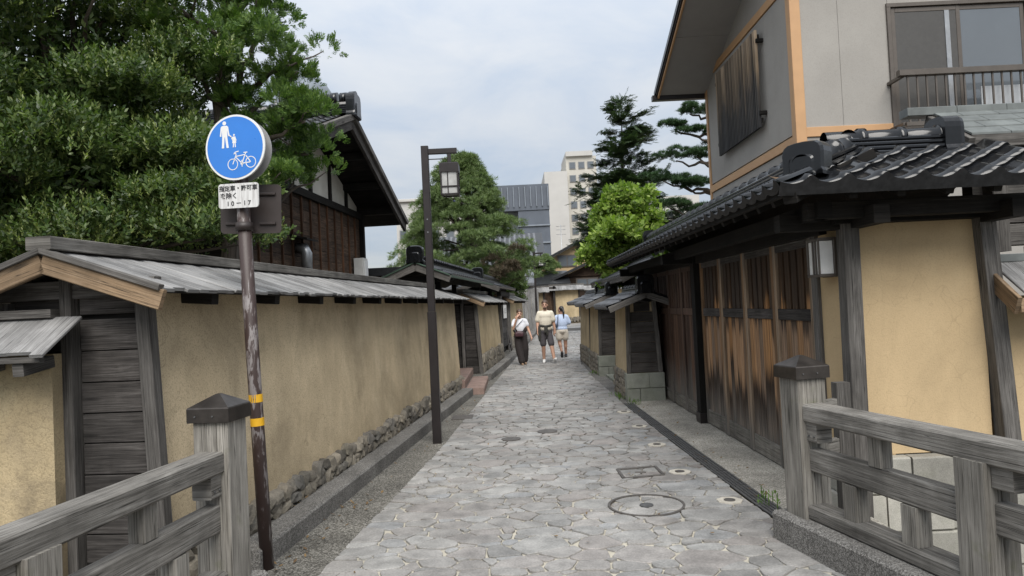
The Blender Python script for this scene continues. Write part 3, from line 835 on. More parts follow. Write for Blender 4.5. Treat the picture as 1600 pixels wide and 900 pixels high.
# ------------------------------------------------------------------ right gate with tiled roof
GX = 2.48
gt = thing('gatehouse', 'long dark timber gate with weathered sliding doors under a black tiled roof', 'gate', (GX, 9.0, 0))
def panel(y0, y1, mat):
    """one door leaf: stiles, slatted top, rail, boards, kick board"""
    z0, zk, zm, zt = .02, .20, 1.46, 2.10
    d = B(); d.box(GX + .035, GX + .06, y0, y1, z0, zt); d.build('door_backing', MAT['brown'], gt)
    for y in (y0 + .03, y1 - .03):
        q = B(); q.box(GX - .018, GX + .035, y - .03, y + .03, z0, zt); q.build('stile', MAT['gate_stile'] if mat is MAT['gate'] else mat, gt)
    for za, zb_ in ((z0, z0 + .0), (zm - .05, zm + .05), (zt - .07, zt)):
        if zb_ > za:
            q = B(); q.box(GX - .012, GX + .034, y0 + .06, y1 - .06, za, zb_); q.build('rail', MAT['wallwood'] if mat is MAT['gate'] else mat, gt)
    q = B(); q.box(GX - .008, GX + .034, y0 + .062, y1 - .062, z0, zk); q.build('kick_board', MAT['post'], gt)
    n = 6; w = (y1 - y0 - .12) / n
    for i in range(n):
        a = y0 + .06 + i * w
        q = B(); x = GX + .004 + random.uniform(0, .006); q.box(x, x + .026, a + .002, a + w - .002, zk + .002, zm - .052, .003); q.build('board', mat, gt)
    n = 5; w = (y1 - y0 - .12) / n
    for i in range(n):
        a = y0 + .06 + (i + .5) * w
        q = B(); q.box(GX + .004, GX + .03, a - .053, a + .053, zm + .05, zt - .07, .003); q.build('slat', mat, gt)
for i in range(4): panel(9.44 + i * .86, 9.44 + i * .86 + .855, MAT['gate_dull'])
for i in range(4): panel(5.78 + i * .86, 5.78 + i * .86 + .855, MAT['gate'])
q = B(); q.box(GX - .09, GX + .06, 9.24, 9.42, .14, 2.2); q.build('centre_column', MAT['black'], gt)
q = B(); q.box(GX - .105, GX + .07, 9.225, 9.435, 0, .14); q.build('column_shoe', MAT['lamp'], gt)
q = B(); q.box(GX - .06, GX + .08, 12.9, 13.02, 0, 2.2); q.build('far_column', MAT['framewood'], gt)
q = B(); q.box(GX - .03, GX + .08, 5.66, 5.77, 0, 2.15); q.build('jamb', MAT['framewood'], gt)
q = B(); q.box(GX - .06, GX + .12, 5.5, 13.05, 2.10, 2.26); q.build('lintel', MAT['black'], gt)
q = B(); q.box(GX - .015, GX + .02, 5.7, 12.9, 2.085, 2.10); q.build('track', MAT['framewood'], gt)
q = B(); q.box(GX + .0, GX + .3, 5.24, 5.67, -.3, 2.15); q.build('side_plaster', MAT['ochre_new'], gt)
# camera-facing plaster panel with posts and granite foot
q = B(); q.box(GX + .04, 3.50, 5.235, 5.55, .43, 2.16); q.build('plaster_panel', MAT['ochre_new'], gt)
q = B(); q.beam((GX + .0, 5.2, -.2), (GX + .02, 5.2, 2.2), .115, .13, (0, 1, 0)); q.build('corner_post', MAT['framewood'], gt)
q = B(); q.beam((3.63, 5.2, -.3), (3.50, 5.2, 2.2), .12, .12, (0, 1, 0)); q.build('battered_post', MAT['framewood'], gt)
q = B(); q.box(GX - .1, 3.62, 5.12, 5.35, 2.14, 2.27); q.build('front_beam', MAT['black'], gt)
for r in range(6):
    x = GX - .12 - (.21 if r % 2 else 0)
    while x < 4.6:
        w = random.uniform(.36, .5); x0 = max(x, GX - .14)
        if x + w - x0 > .08:
            q = B(); q.box(x0, x + w - .008, 5.13 + random.uniform(0, .02), 5.5, .42 - .27 * (r + 1) + .006, .42 - .27 * r, .012); q.build('granite_block', MAT['granite'], gt)
        x += w
# eave structure
EX, EY, EZ = 1.80, 4.58, 2.35; RX_, RY_, RZ_ = 2.62, 5.40, 2.72; YF, XF = 13.25, 3.78
for k in range(28):
    y = 5.0 + k * .3
    q = B(); q.beam((RX_, y, RZ_ - .10), (EX + .08, y, EZ - .055), .055, .07, (0, 0, 1), .004); q.build('rafter', MAT['black'], gt)
for k in range(5):
    x = 2.3 + k * .32
    q = B(); q.beam((x, RY_, RZ_ - .10), (x, EY + .08, EZ - .055), .055, .07, (0, 0, 1), .004); q.build('rafter', MAT['black'], gt)
q = B(); q.beam((RX_, RY_, RZ_ - .11), (EX + .06, EY + .06, EZ - .06), .09, .10); q.build('hip_rafter', MAT['black'], gt)
q = B(); q.beam((EX + .06, EY + .05, EZ - .02), (EX + .06, YF, EZ - .02), .04, .06); q.build('eave_board', MAT['black'], gt)
q = B(); q.beam((EX + .05, EY + .06, EZ - .02), (XF, EY + .06, EZ - .02), .04, .06); q.build('eave_board', MAT['framewood'], gt)
q = B(); q.beam((2.2, EY + .3, 2.22), (2.2, YF - .2, 2.22), .10, .12); q.build('purlin', MAT['black'], gt)
q = B(); q.beam((2.1, 4.98, 2.22), (XF - .1, 4.98, 2.22), .10, .12); q.build('purlin', MAT['black'], gt)
for y in (5.25, 9.33, 12.95):
    q = B(); q.beam((GX + .1, y, 2.17), (2.0, y, 2.17), .11, .13); q.build('bracket_arm', MAT['black'], gt)
for x in (2.55, 3.5):
    q = B(); q.beam((x, 5.3, 2.17), (x, 4.8, 2.17), .11, .13); q.build('bracket_arm', MAT['black'], gt)
q = B()
q.quad((EX + .03, EY + .03, EZ + .004), (EX + .03, YF, EZ + .004), (RX_, YF, RZ_ - .02), (RX_, RY_, RZ_ - .02))
q.quad((EX + .03, EY + .03, EZ + .004), (RX_, RY_, RZ_ - .02), (XF, RY_, RZ_ - .02), (XF, EY + .03, EZ + .004))
q.quad((RX_, RY_, RZ_ - .02), (RX_, YF, RZ_ - .02), (3.4, YF, EZ), (3.4, 6.2, EZ))
q.quad((RX_, RY_, RZ_ - .02), (3.4, 6.2, EZ), (XF, 6.2, EZ), (XF, RY_, RZ_ - .02))
q.build('roof_boarding', MAT['black'], gt)
run = math.hypot(RX_ - EX, RZ_ - EZ)
up_s = Vector((RX_ - EX, 0, RZ_ - EZ)).normalized(); up_f = Vector((0, RY_ - EY, RZ_ - EZ)).normalized()
L_s = YF - EY; kf = (RY_ - EY) / run
tile_slope(gt, (EX, YF, EZ + .012), (0, -1, 0), up_s, L_s, run, MAT['tile'], .215, .225, keep=lambda s, t: (YF - s) - EY > t * kf - .10)
tile_slope(gt, (EX - .02, EY, EZ + .012), (1, 0, 0), up_f, XF - EX + .2, run, MAT['tile'], .245, .225, keep=lambda s, t: s > t * kf - .12, deep=True)
ridge(gt, (RX_, YF - .1, RZ_ - .02), (RX_, RY_ - .04, RZ_ - .02), MAT['tile'], .068)
ridge(gt, (XF - .42, RY_, RZ_ - .06), (RX_ - .02, RY_, RZ_ - .06), MAT['tile'], .07, 4)
ridge(gt, (RX_ + .02, RY_ + .02, RZ_ - .02), (EX + .30, EY + .30, EZ + .135), MAT['tile'], .07, 2)
demon(gt, (EX + .26, EY + .26, EZ + .09), (-.75, -.66, 0), MAT['tile'], .31, .25)
demon(gt, (XF - .36, RY_ + .02, RZ_ - .06), (1, 0, 0), MAT['tile'], .30, .29)
demon(gt, (RX_, YF - .05, RZ_ - .05), (0, 1, 0), MAT['tile'], .28, .28)

# wall lantern on the plaster strip
t = thing('wall_lantern', 'boxy wall lantern with frosted glass beside the gate doors', 'wall light', (2.36, 5.42, 1.9))
q = B(); q.box(2.44, 2.475, 5.31, 5.53, 1.76, 2.06); q.build('back_plate', MAT['bronze'], t)
q = B(); q.box(2.335, 2.439, 5.32, 5.51, 1.785, 2.035); q.build('diffuser', MAT['frost'], t)
for z in (1.765, 2.04):
    q = B(); q.box(2.322, 2.44, 5.305, 5.525, z, z + .02); q.build('frame', MAT['bronze'], t)
for y in (5.322, 5.375, 5.42, 5.518):
    q = B(); q.box(2.322, 2.337, y - .008, y + .008, 1.785, 2.04); q.build('bar', MAT['bronze'], t)
# canal-side neighbour: lower wall with plank roof, shingled roof above
t = thing('low_board_wall', 'low ochre wall with a plank roof next to the battered post', 'wall', (4.3, 5.3, -1.2))
q = B(); q.box(3.6, 6.5, 5.2, 5.45, -1.2, 1.55); q.build('plaster', MAT['ochre_new'], t)
plank_slope(t, (3.63, 5.32, 1.80), (3.55, 4.86, 1.56), (1, 0, 0), 2.9, MAT['roofplank'], .13)
q = B(); q.beam((3.56, 5.33, 1.76), (3.49, 4.87, 1.49), .03, .13); q.build('barge_board', MAT['fresh'], t)
q = B(); q.beam((3.51, 4.89, 1.49), (6.4, 4.89, 1.49), .04, .10); q.build('eave_board', MAT['fresh'], t)
q = B(); q.beam((3.6, 5.36, 1.84), (6.5, 5.36, 1.84), .12, .06); q.build('ridge_board', MAT['verdigris'], t)
t = thing('shingled_roof', 'grey shingled gable roof with green copper ridge beside the black tiled roof', 'roof', (4.6, 5.9, 0))
for r in range(4):
    f0, f1 = r / 4, (r + 1) / 4
    x = 3.62 - (.12 if r % 2 else 0)
    while x < 6.4:
        w = random.uniform(.26, .36)
        z0 = 2.80 + .31 * f0; y0 = 5.45 + .5 * f0
        q = B(); q.prism([(max(x, 3.62), y0 - .02, z0 + .012), (x + w - .006, y0 - .02, z0 + .012), (x + w - .006, y0 + .15, z0 + .105), (max(x, 3.62), y0 + .15, z0 + .105)], (0, 0, .016)); q.build('shingle', MAT['verdigris'], t); x += w
for x in np.arange(3.4, 6.4, .42):
    q = B(); q.beam((x, 5.96, 3.13), (x + .415, 5.96, 3.13), .13, .07); q.build('ridge_cap', MAT['verdigris'], t)
q = B(); q.beam((3.60, 5.95, 3.06), (3.60, 5.42, 2.74), .05, .09); q.build('barge_board', MAT['framewood'], t)
q = B(); q.beam((3.62, 5.45, 2.765), (6.4, 5.45, 2.765), .04, .10); q.build('eave_board', MAT['framewood'], t)
q = B(); q.prism([(3.66, 5.5, 2.8), (3.66, 5.96, 3.07), (3.66, 6.5, 2.75), (3.66, 6.5, 2.7), (3.66, 5.5, 2.7)], (2.7, 0, 0)); q.build('roof_core', MAT['black'], t)
for z0, z1, m in ((1.95, 2.12, 'framewood'), (2.13, 2.34, 'wallwood'), (2.35, 2.5, 'framewood'), (2.51, 2.69, 'black')):
    q = B(); q.box(3.72, 6.4, 5.62, 5.75, z0, z1); q.build('gable_board', MAT[m], t)
q = B(); q.box(3.80, 3.92, 5.5, 5.62, 1.9, 2.7); q.build('post', MAT['framewood'], t)
q = B(); q.box(4.3, 6.3, 5.7, 5.9, -1, 1.95); q.build('wall', MAT['wallwood'], t)

# ------------------------------------------------------------------ two-storey house behind the gate
hs = thing('house', 'two storey grey rendered house with orange tan trim and balcony window', 'house', (5.5, 10.5, 0))
HX, HY0, HY1, HXR = 3.6, 8.62, 12.4, 8.2
q = B(); q.box(HX + .03, HXR, HY0 + .03, HY1, 0, 5.35, .002); q.build('core', MAT['siding'], hs)
q = B(); q.prism([(HX + .03, HY1, 5.3), (HX + .03, 8.66, 6.74), (HX + .03, 8.66, 5.3)], (4.5, 0, 0)); q.build('gable_core', MAT['siding'], hs)
# side panels and front panels
zs = [(3.63, 5.46), (0, 3.47)]
for z0, z1 in zs:
    for y0, y1 in ((HY0 + .1, 9.55), (9.553, 10.6), (10.603, 11.6), (11.603, HY1 - .05)):
        q = B(); q.box(HX + .008, HX + .03, y0, y1, z0, z1, .002); q.build('siding_panel', MAT['siding'], hs)
for x0, x1, z0, z1 in ((HX + .1, 4.18, 3.68, 5.6), (4.183, 4.80, 3.68, 5.6), (HX + .1, 4.8, 0, 3.56), (6.53, 8.2, 0, 5.6), (4.803, 6.527, 0, 3.56), (4.803, 5.4, 5.16, 5.6), (5.403, 6.1, 5.16, 5.6), (6.103, 6.527, 5.16, 5.6)):
    q = B(); q.box(x0, x1, HY0 + .008, HY0 + .03, z0, z1, .002); q.build('siding_panel', MAT['siding'], hs)
q = B(); q.box(HX - .02, HX + .11, HY0 - .02, HY0 + .11, 0, 6.5); q.build('corner_trim', MAT['trim'], hs)
q = B(); q.box(HX - .012, HX + .03, HY0 + .112, HY1, 3.48, 3.60); q.build('floor_trim', MAT['trim'], hs)
q = B(); q.box(HX + .112, 4.80, HY0 - .012, HY0 + .03, 3.56, 3.68); q.build('floor_trim', MAT['trim'], hs)
q = B(); q.box(HX - .012, HX + .03, HY0 + .112, HY1 - .06, 5.47, 5.59); q.build('top_trim', MAT['trim'], hs)
q = B(); q.box(HX - .014, HX + .06, HY1 - .06, HY1 + .03, 0, 5.3); q.build('corner_trim', MAT['trim'], hs)
# roof falling away from the lane's near end: sloping rake over the side face
def rk(x, y, dz=0): return (x, y, 5.27 + (12.42 - y) * .40 + dz)
for y0, y1 in ((12.42, 11.1), (11.09, 9.6), (9.59, 7.75)):  # soffit and roof run on out of view, lengthened to shade the front wall
    q = B(); q.prism([rk(2.78, y0), rk(2.78, y1), rk(2.78, y1, .03), rk(2.78, y0, .03)], (5.6, 0, 0)); q.build('soffit_board', MAT['soffit'], hs)
q = B(); q.prism([rk(2.70, 12.52, .035), rk(2.70, 7.7, .035), rk(2.70, 7.7, .12), rk(2.70, 12.52, .12)], (5.8, 0, 0)); q.build('roof_slope', MAT['tile_old'], hs)
q = B(); q.beam(rk(2.76, 12.44, .005), rk(2.76, 8.02, .005), .03, .11, (0, 0, 1)); q.build('rake_trim', MAT['trim'], hs)
q = B(); q.beam(rk(2.735, 12.46, .06), rk(2.735, 8.0, .06), .03, .13, (0, 0, 1)); q.build('rake_flashing', MAT['lamp'], hs)
q = B(); q.beam((2.66, 12.5, 5.24), (8.3, 12.5, 5.24), .12, .09); q.build('gutter', MAT['lamp'], hs)
# slatted screen on the side wall
sc = B(); sc.box(HX - .06, HX - .035, 9.62, 11.5, 5.18, 5.24); sc_o = sc.build('screen_rail', MAT['black'], hs)
q = B(); q.box(HX - .06, HX - .035, 9.62, 11.5, 4.02, 4.08); q.build('screen_rail', MAT['black'], hs)
slat_mat = N('weathered screen slats')
_p = slat_mat.pos(); _z = slat_mat.nd('SeparateXYZ', {0: _p}).outputs[2]
_h = slat_mat.mth('ADD', _z, slat_mat.mth('MULTIPLY', slat_mat.noise(slat_mat.map(_p, (1, 5, .8)), 1.0, 4, .6), 1.6))
_c = slat_mat.ramp(slat_mat.mth('DIVIDE', _h, 8.0), [(.60, (.012, .012, .013)), (.655, (.03, .026, .022)), (.70, (.13, .095, .06)), (.76, (.26, .20, .14))])
_c = tone(slat_mat, _c, .35, 1.9)
slat_mat.fin(_c, .7); slat_mat = slat_mat.m
for k in range(30):
    y = 9.62 + k * .0635
    q = B(); q.box(HX - .10, HX - .062, y, y + .034, 3.95, 5.30, .004); q.build('screen_slat', slat_mat, hs)
for y in (9.58, 11.5):
    for z in (4.12, 5.12):
        q = B(); q.box(HX - .09, HX + .01, y, y + .05, z, z + .05); q.build('screen_bracket', MAT['black'], hs)
# sliding window and balcony rail
WX0, WX1, WZ0, WZ1 = 4.83, 6.50, 3.55, 5.12
wf = B(); wf.box(WX0 - .05, WX1 + .05, HY0 - .02, HY0 + .05, WZ1, WZ1 + .05); w_o = wf.build('window', MAT['bronze'], hs)
for x0, x1, z0, z1 in ((WX0 - .05, WX0, WZ0, WZ1 - .001), (WX1, WX1 + .05, WZ0, WZ1 - .001), (WX0 + .001, WX1 - .001, WZ0, WZ0 + .05)):
    q = B(); q.box(x0, x1, HY0 - .02, HY0 + .05, z0, z1); q.build('frame', MAT['bronze'], w_o)
xm = (WX0 + WX1) / 2
for (x0, x1, yy, pane) in ((WX0 + .01, xm + .03, HY0 + .005, 'screen'), (xm - .02, WX1 - .01, HY0 + .012, 'glass')):
    q = B(); q.box(x0 + .05, x1 - .05, yy + .006, yy + .010, WZ0 + .1, WZ1 - .05, .001); q.build('pane', MAT[pane], w_o)
    for a0, a1, b0, b1 in ((x0, x0 + .05, WZ0 + .05, WZ1 - .005), (x1 - .05, x1, WZ0 + .05, WZ1 - .005), (x0 + .051, x1 - .051, WZ0 + .05, WZ0 + .11), (x0 + .051, x1 - .051, WZ1 - .06, WZ1 - .005)):
        q = B(); q.box(a0, a1, yy, yy + .02, b0, b1, .003); q.build('sash', MAT['bronze'], w_o)
q = B(); q.box(5.50, 5.56, HY0 + .002, HY0 + .010, WZ0 + .11, WZ1 - .06, .002); q.build('inner_sash', MAT['steel'], w_o)
bl = B(); bl.box(4.70, 6.62, HY0 - .36, HY0 - .28, 4.16, 4.23); bl_o = bl.build('balcony_rail', MAT['bronze'], hs)
q = B(); q.box(4.76, 6.6, HY0 - .34, HY0 - .30, 3.56, 3.61); q.build('lower_rail', MAT['bronze'], bl_o)
for k in range(17):
    x = 4.80 + k * .112
    q = B(); q.box(x, x + .02, HY0 - .33, HY0 - .31, 3.61, 4.16, .002); q.build('baluster', MAT['bronze'], bl_o)
for z in (4.15, 3.58):
    for x in (4.74, 6.56):
        q = B(); q.box(x, x + .04, HY0 - .3, HY0 + .01, z, z + .04); q.build('bracket', MAT['bronze'], bl_o)
q = B(); q.box(5.72, 6.5, HY0 - .25, HY0 - .24, 3.63, 4.02); q.build('frosted_sheet', MAT['curtain'], bl_o)

# ------------------------------------------------------------------ tiled clay walls on the right
def tiled_wall(x, y0, y1, label, half=.28, ez=1.56, rz=1.80, end='wood', zb=0.0):
    """wall along Y, lane face at x, near end boarded, ridge along Y"""
    t = thing('tiled_wall', label, 'wall', (x, y0, zb), 'clay walls with tiled roofs on the lane')
    xc = x + half; bt = .05
    q = B(); q.loft([[(x, y, zb + .45), (x + bt, y, zb + ez + .06), (x + 2 * half - bt, y, zb + ez + .06), (x + 2 * half, y, zb + .45)] for y in (y0 + .05, y1)], False); q.build('clay_body', MAT['ochre_far'], t)
    q = B(); q.box(x + .03, x + 2 * half - .02, y0 + .06, y1 - .005, zb - .1, zb + .47); q.build('base_core', MAT['dirt'], t)
    # rubble on the lane side
    for r in range(4):
        y = y0 + .22
        while y < y1 - .03:
            w = random.uniform(.09, .17)
            m = Matrix.Translation((x + .02, y + w / 2, zb + .06 + r * .115)) @ Matrix.Rotation(random.uniform(-.4, .4), 4, 'X') @ Matrix.Diagonal((.06, w * .56, .075, 1))
            inst('stone', random.choice(RUB), t, m); y += w * .95
    # tuff blocks round the near end
    for r, (h0, h1) in enumerate(((-.1, .21), (.215, .46))):
        cut = xc + (.06 if r else -.09)
        for a, c in ((x - .03, cut - .004), (cut, x + 2 * half + .03)):
            q = B(); q.box(a, c, y0 - .02, y0 + .20, zb + h0, zb + h1, .01); q.build('base_block', MAT['tuff'], t)
    # boarded end
    zt = zb + ez
    q = B(); q.beam((x + .02, y0 + .02, zb + .46), (x + .05, y0 + .02, zt + .05), .07, .06, (0, 1, 0)); q.build('end_post', MAT['framewood'], t)
    q = B(); q.beam((x + 2 * half - .02, y0 + .02, zb + .46), (x + 2 * half - .08, y0 + .02, zt + .08), .07, .06, (0, 1, 0)); q.build('end_post', MAT['framewood'], t)
    z = zb + .47
    while z < rz + zb - .22:
        hh = random.uniform(.15, .18); f = max(0, (z - zt + hh)) * 1.2
        q = B(); q.box(x + .055 + f, x + 2 * half - .055 - f, y0 + .022, y0 + .045, z, z + hh - .006, .003); q.build('end_plank', MAT['wallwood'], t); z += hh
    # roof
    o = .34; L = y1 - y0 + .45; ya = y1 + .05
    run = math.hypot(half + o, rz - ez)
    u = Vector((half + o, 0, rz - ez)).normalized(); u2 = Vector((-half - o, 0, rz - ez)).normalized()
    q = B()
    for sg in (-1, 1):
        q.prism([(xc, y0 - .38, zb + rz - .01), (xc + sg * (half + o - .02), y0 - .38, zb + ez - .005), (xc + sg * (half + o - .02), y0 - .38, zb + ez - .04), (xc, y0 - .38, zb + rz - .05)], (0, L, 0))
    q.build('roof_boarding', MAT['black'], t)
    tile_slope(t, (x - o, ya, zb + ez + .005), (0, -1, 0), u, L, run, MAT['tile_grey'], .22, .23)
    tile_slope(t, (x + 2 * half + o, y0 - .38, zb + ez + .005), (0, 1, 0), u2, L, run, MAT['tile_old'], .22, .23)
    for sg in (-1, 1):
        q = B(); q.beam((xc, y0 - .40, zb + rz - .06), (xc + sg * (half + o - .03), y0 - .40, zb + ez - .04), .03, .10); q.build('barge_board', MAT['framewood'], t)
    ridge(t, (xc, ya - .02, zb + rz - .01), (xc, y0 - .32, zb + rz - .01), MAT['tile_old'], .06, 2, .2)
    demon(t, (xc, y0 - .40, zb + rz - .04), (0, -1, 0), MAT['tile'], .30, .30)
    return t
tiled_wall(1.83, 11.55, 12.95, 'ochre wall stub with boarded end and tiled roof beside the big timber gate')
tiled_wall(1.88, 15.7, 17.6, 'second ochre tiled wall with a stone block foot past the gateway recess', ez=1.60, rz=1.84)
tiled_wall(1.90, 17.75, 20.3, 'rear ochre tiled wall where the lane bends', ez=1.62, rz=1.85, zb=.02)
t = thing('recessed_gate', 'recessed side gate under a tiled roof between the two ochre wall stubs', 'gate', (2.7, 14.4, 0))
for k in range(10):
    q = B(); q.box(2.72, 2.75, 12.97 + k * .27, 12.97 + k * .27 + .262, .05, 2.0); q.build('board', MAT['wallwood'], t)
q = B(); q.box(2.5, 2.71, 12.96, 15.7, -.02, .14); q.build('threshold', MAT['tuff'], t)
q = B(); q.box(1.98, 2.5, 13.1, 15.6, -.02, .06); q.build('threshold', MAT['tuff'], t)
q = B(); q.prism([(2.15, 13.6, 2.12), (2.9, 13.6, 2.5), (3.6, 13.6, 2.1), (3.6, 13.6, 2.05), (2.9, 13.6, 2.42), (2.15, 13.6, 2.07)], (0, 5.2, 0)); q.build('roof_boarding', MAT['framewood'], t)
q = B(); q.beam((2.14, 13.58, 2.09), (2.14, 18.8, 2.09), .04, .11); q.build('eave_board', MAT['framewood'], t)
tile_slope(t, (2.10, 18.8, 2.125), (0, -1, 0), Vector((.8, 0, .4)), 5.2, .85, MAT['tile_old'], .235, .235)
q = B(); q.beam((2.12, 13.57, 2.06), (2.9, 13.57, 2.44), .04, .12); q.build('barge_board', MAT['framewood'], t)
q = B(); q.beam((3.62, 13.57, 2.04), (2.9, 13.57, 2.44), .04, .12); q.build('barge_board', MAT['framewood'], t)
ridge(t, (2.9, 18.8, 2.5), (2.9, 13.6, 2.5), MAT['tile_old'], .07, 3)
demon(t, (2.9, 13.55, 2.45), (0, -1, 0), MAT['tile_old'], .32, .34)
for y in (13.05, 15.62):
    q = B(); q.box(2.6, 2.74, y - .07, y + .07, 0, 2.15); q.build('post', MAT['framewood'], t)
q = B(); q.box(2.6, 2.76, 13.0, 18.7, 2.0, 2.14); q.build('lintel', MAT['black'], t)

# ------------------------------------------------------------------ tiled gate roofs on the left
def gate_roof(s0, L, ro, half, ez, rz, label, name='gate_roof', green=True):
    A = Lw(s0, ro, 0)
    t = thing(name, label, 'gate roof', (A.x, A.y, 0), 'tiled gate roofs behind the clay walls')
    def P(o, s, z): return Lw(s0 + s, ro + o, z)
    q = B()
    for sg in (-1, 1):
        q.prism([P(0, 0, rz - .01), P(sg * half, 0, ez), P(sg * half, 0, ez - .04), P(0, 0, rz - .06)], DW * L)
    q.build('roof_boarding', MAT['black'], t)
    run = math.hypot(half, rz - ez)
    uu = (NW * -half + Vector((0, 0, rz - ez))).normalized()
    tile_slope(t, P(half + .02, 0, ez + .012), DW, uu, L, run, MAT['tile_old'], .25, .235)
    uu = (NW * half + Vector((0, 0, rz - ez))).normalized()
    tile_slope(t, P(-half - .02, L, ez + .012), -DW, uu, L, run, MAT['tile_old'], .25, .235)
    for sg in (-1, 1):
        q = B(); q.beam(P(0, -.02, rz - .08), P(sg * half, -.02, ez - .06), .04, .14); q.build('barge_board', MAT['framewood'], t)
        if green:
            q = B(); q.beam(P(0, -.03, rz + .012), P(sg * half, -.03, ez + .012), .08, .025); q.build('copper_verge', MAT['copper_green'], t)
            q = B(); q.beam(P(sg * (half + .01), -.03, ez - .01), P(sg * (half + .01), L, ez - .01), .03, .045); q.build('copper_eave', MAT['copper_green'], t)
    ridge(t, P(0, L - .05, rz), P(0, .05, rz), MAT['tile_old'], .07, 3)
    demon(t, P(0, -.02, rz), -DW, MAT['tile'], .36, .34)
    for s in (.5, L - .5):
        for o in (-half + .35, half - .35):
            q = B(); q.beam(P(o, s, 0), P(o, s, ez + .05), .12, .12, tuple(DW)); q.build('post', MAT['black'], t)
    q = B(); q.beam(P(half - .35, .2, ez - .03), P(half - .35, L - .2, ez - .03), .10, .12); q.build('purlin', MAT['black'], t)
    q = B(); q.beam(P(-half, .3, ez - .02), P(half, .3, ez - .02), .10, .12); q.build('tie_beam', MAT['black'], t)
    return t
gate_roof(s_of(13.6), 6.3, -.72, .68, 2.30, 2.58, 'black tiled gate roof with green copper edge behind the long clay wall')
gate_roof(s_of(20.2), 4.6, -.50, .62, 2.22, 2.48, 'smaller black tiled gate roof next to the pine', green=False)
t = thing('shed_roof', 'small dark shed roof between the timber house and the first gate roof', 'shed', (-2.75, 15.3, 0))
q = B(); q.prism([(-3.3, 15.2, 2.62), (-2.35, 15.2, 2.62), (-2.1, 15.2, 2.5), (-2.1, 15.2, 2.45), (-3.3, 15.2, 2.45)], (0, 1.6, 0)); q.build('roof', MAT['tile_old'], t)
q = B(); q.box(-3.2, -2.3, 15.35, 16.6, 0, 2.45); q.build('wall', MAT['brown'], t)

# ------------------------------------------------------------------ dark timber house behind the left wall
hd = thing('timber_house', 'dark boarded timber house with white plaster gable behind the clay wall', 'house', (-6, 12, 0))
DH = Vector((.08, 1, 0)).normalized(); NH = Vector((DH.y, -DH.x, 0)); H0 = Vector((-3.42, 12.05, 0))
def Hp(s, o, z): return H0 + DH * s + NH * o + Vector((0, 0, z))
S0, S1, ZB, SL = -3.0, 2.92, 3.66, .375; AP = 4.98     # apex of the roof underside
q = B(); q.prism([Hp(S0, -.02, 0), Hp(S1, -.02, 0), Hp(S1, -.02, 3.78), Hp(0, -.02, 4.86), Hp(S0, -.02, 3.72)], NH * -5); q.build('core', MAT['black'], hd)
z = 1.2
while z < ZB - .02:
    h = random.uniform(.17, .22)
    for a, c in ((S0, -1.1 + random.uniform(-.2, .2)), (-.9, .9), (.92, S1)):
        pass
    cut = random.uniform(-.6, .6)
    for a, c in ((S0, cut - .003), (cut, S1)):
        q = B(); q.beam(Hp(a, .005 + random.uniform(0, .006), z + h / 2), Hp(c, .005, z + h / 2), .03, min(h, ZB - z) - .004, (0, 0, 1), .003); q.build('wall_board', MAT['brown'], hd)
    z += h
for k in range(15):
    s = S0 + .05 + k * .416
    q = B(); q.beam(Hp(s, .035, 1.2), Hp(s, .035, ZB), .03, .042, tuple(NH)); q.build('batten', MAT['batten'], hd)
q = B(); q.beam(Hp(S1 - .04, .05, .5), Hp(S1 - .04, .05, 3.75), .12, .12, tuple(NH)); q.build('corner_post', MAT['black'], hd)
q = B(); q.beam(Hp(S0, .04, ZB + .04), Hp(S1 + .1, .04, ZB + .04), .10, .13); q.build('tie_beam', MAT['black'], hd)
def top(s): return 4.90 - abs(s) * SL
cuts = [-2.9, -1.95, -.95, 0, 1.0, 1.95, 2.75]
for a, c in zip(cuts, cuts[1:]):
    a_, c_ = a + .05, c - .05
    P4 = [Hp(a_, .0, ZB + .11), Hp(c_, .0, ZB + .11), Hp(c_, .0, max(ZB + .12, top(c_))), Hp(a_, .0, max(ZB + .12, top(a_)))]
    q = B(); q.prism(P4, NH * .02); q.build('plaster_panel', MAT['white_plaster'], hd)
for s in cuts[1:-1]:
    q = B(); q.beam(Hp(s, .02, ZB + .1), Hp(s, .02, top(s) + .05), .09, .09, tuple(NH)); q.build('gable_post', MAT['black'], hd)
EO = .78; ES = 3.72
for sg in (-1, 1):
    a0 = Hp(0, EO, AP); a1 = Hp(sg * ES, EO, AP - ES * SL)
    q = B(); q.prism([a0, a1, a1 + Vector((0, 0, .05)), a0 + Vector((0, 0, .05))], NH * -6); q.build('roof_boarding', MAT['black'], hd)
    q = B(); q.beam(a0 + NH * .02 + Vector((0, 0, -.05)), a1 + NH * .02 + Vector((0, 0, -.05)), .06, .22); q.build('barge_board', MAT['wallwood'], hd)
    q = B(); q.beam(a0 + NH * .05 + Vector((0, 0, .05)), a1 + NH * .05 + Vector((0, 0, .05)), .10, .10); q.build('verge_board', MAT['framewood'], hd)
    for s in (.9, 1.9, 2.9):
        q = B(); q.beam(Hp(sg * s, -.1, AP - s * SL - .1), Hp(sg * s, EO - .03, AP - s * SL - .1), .11, .13); q.build('purlin', MAT['black'], hd)
    u = (DH * -sg * 1.0 + Vector((0, 0, SL))).normalized()
    org = Hp(sg * (ES + .05), EO + .1, AP - ES * SL + .06) if sg > 0 else Hp(-ES - .05, EO + .1 - 4.0, AP - ES * SL + .06)
    av = -NH if sg > 0 else NH
    if sg > 0: tile_slope(hd, org, av, u, 1.0, 4.0, MAT['tile_old'], .27, .26)
    else: tile_slope(hd, org, av, u, 4.0, 4.0, MAT['tile_old'], .27, .26)
q = B(); q.beam(Hp(0, EO - .1, AP - .12), Hp(0, -.1, AP - .12), .13, .16); q.build('ridge_purlin', MAT['black'], hd)
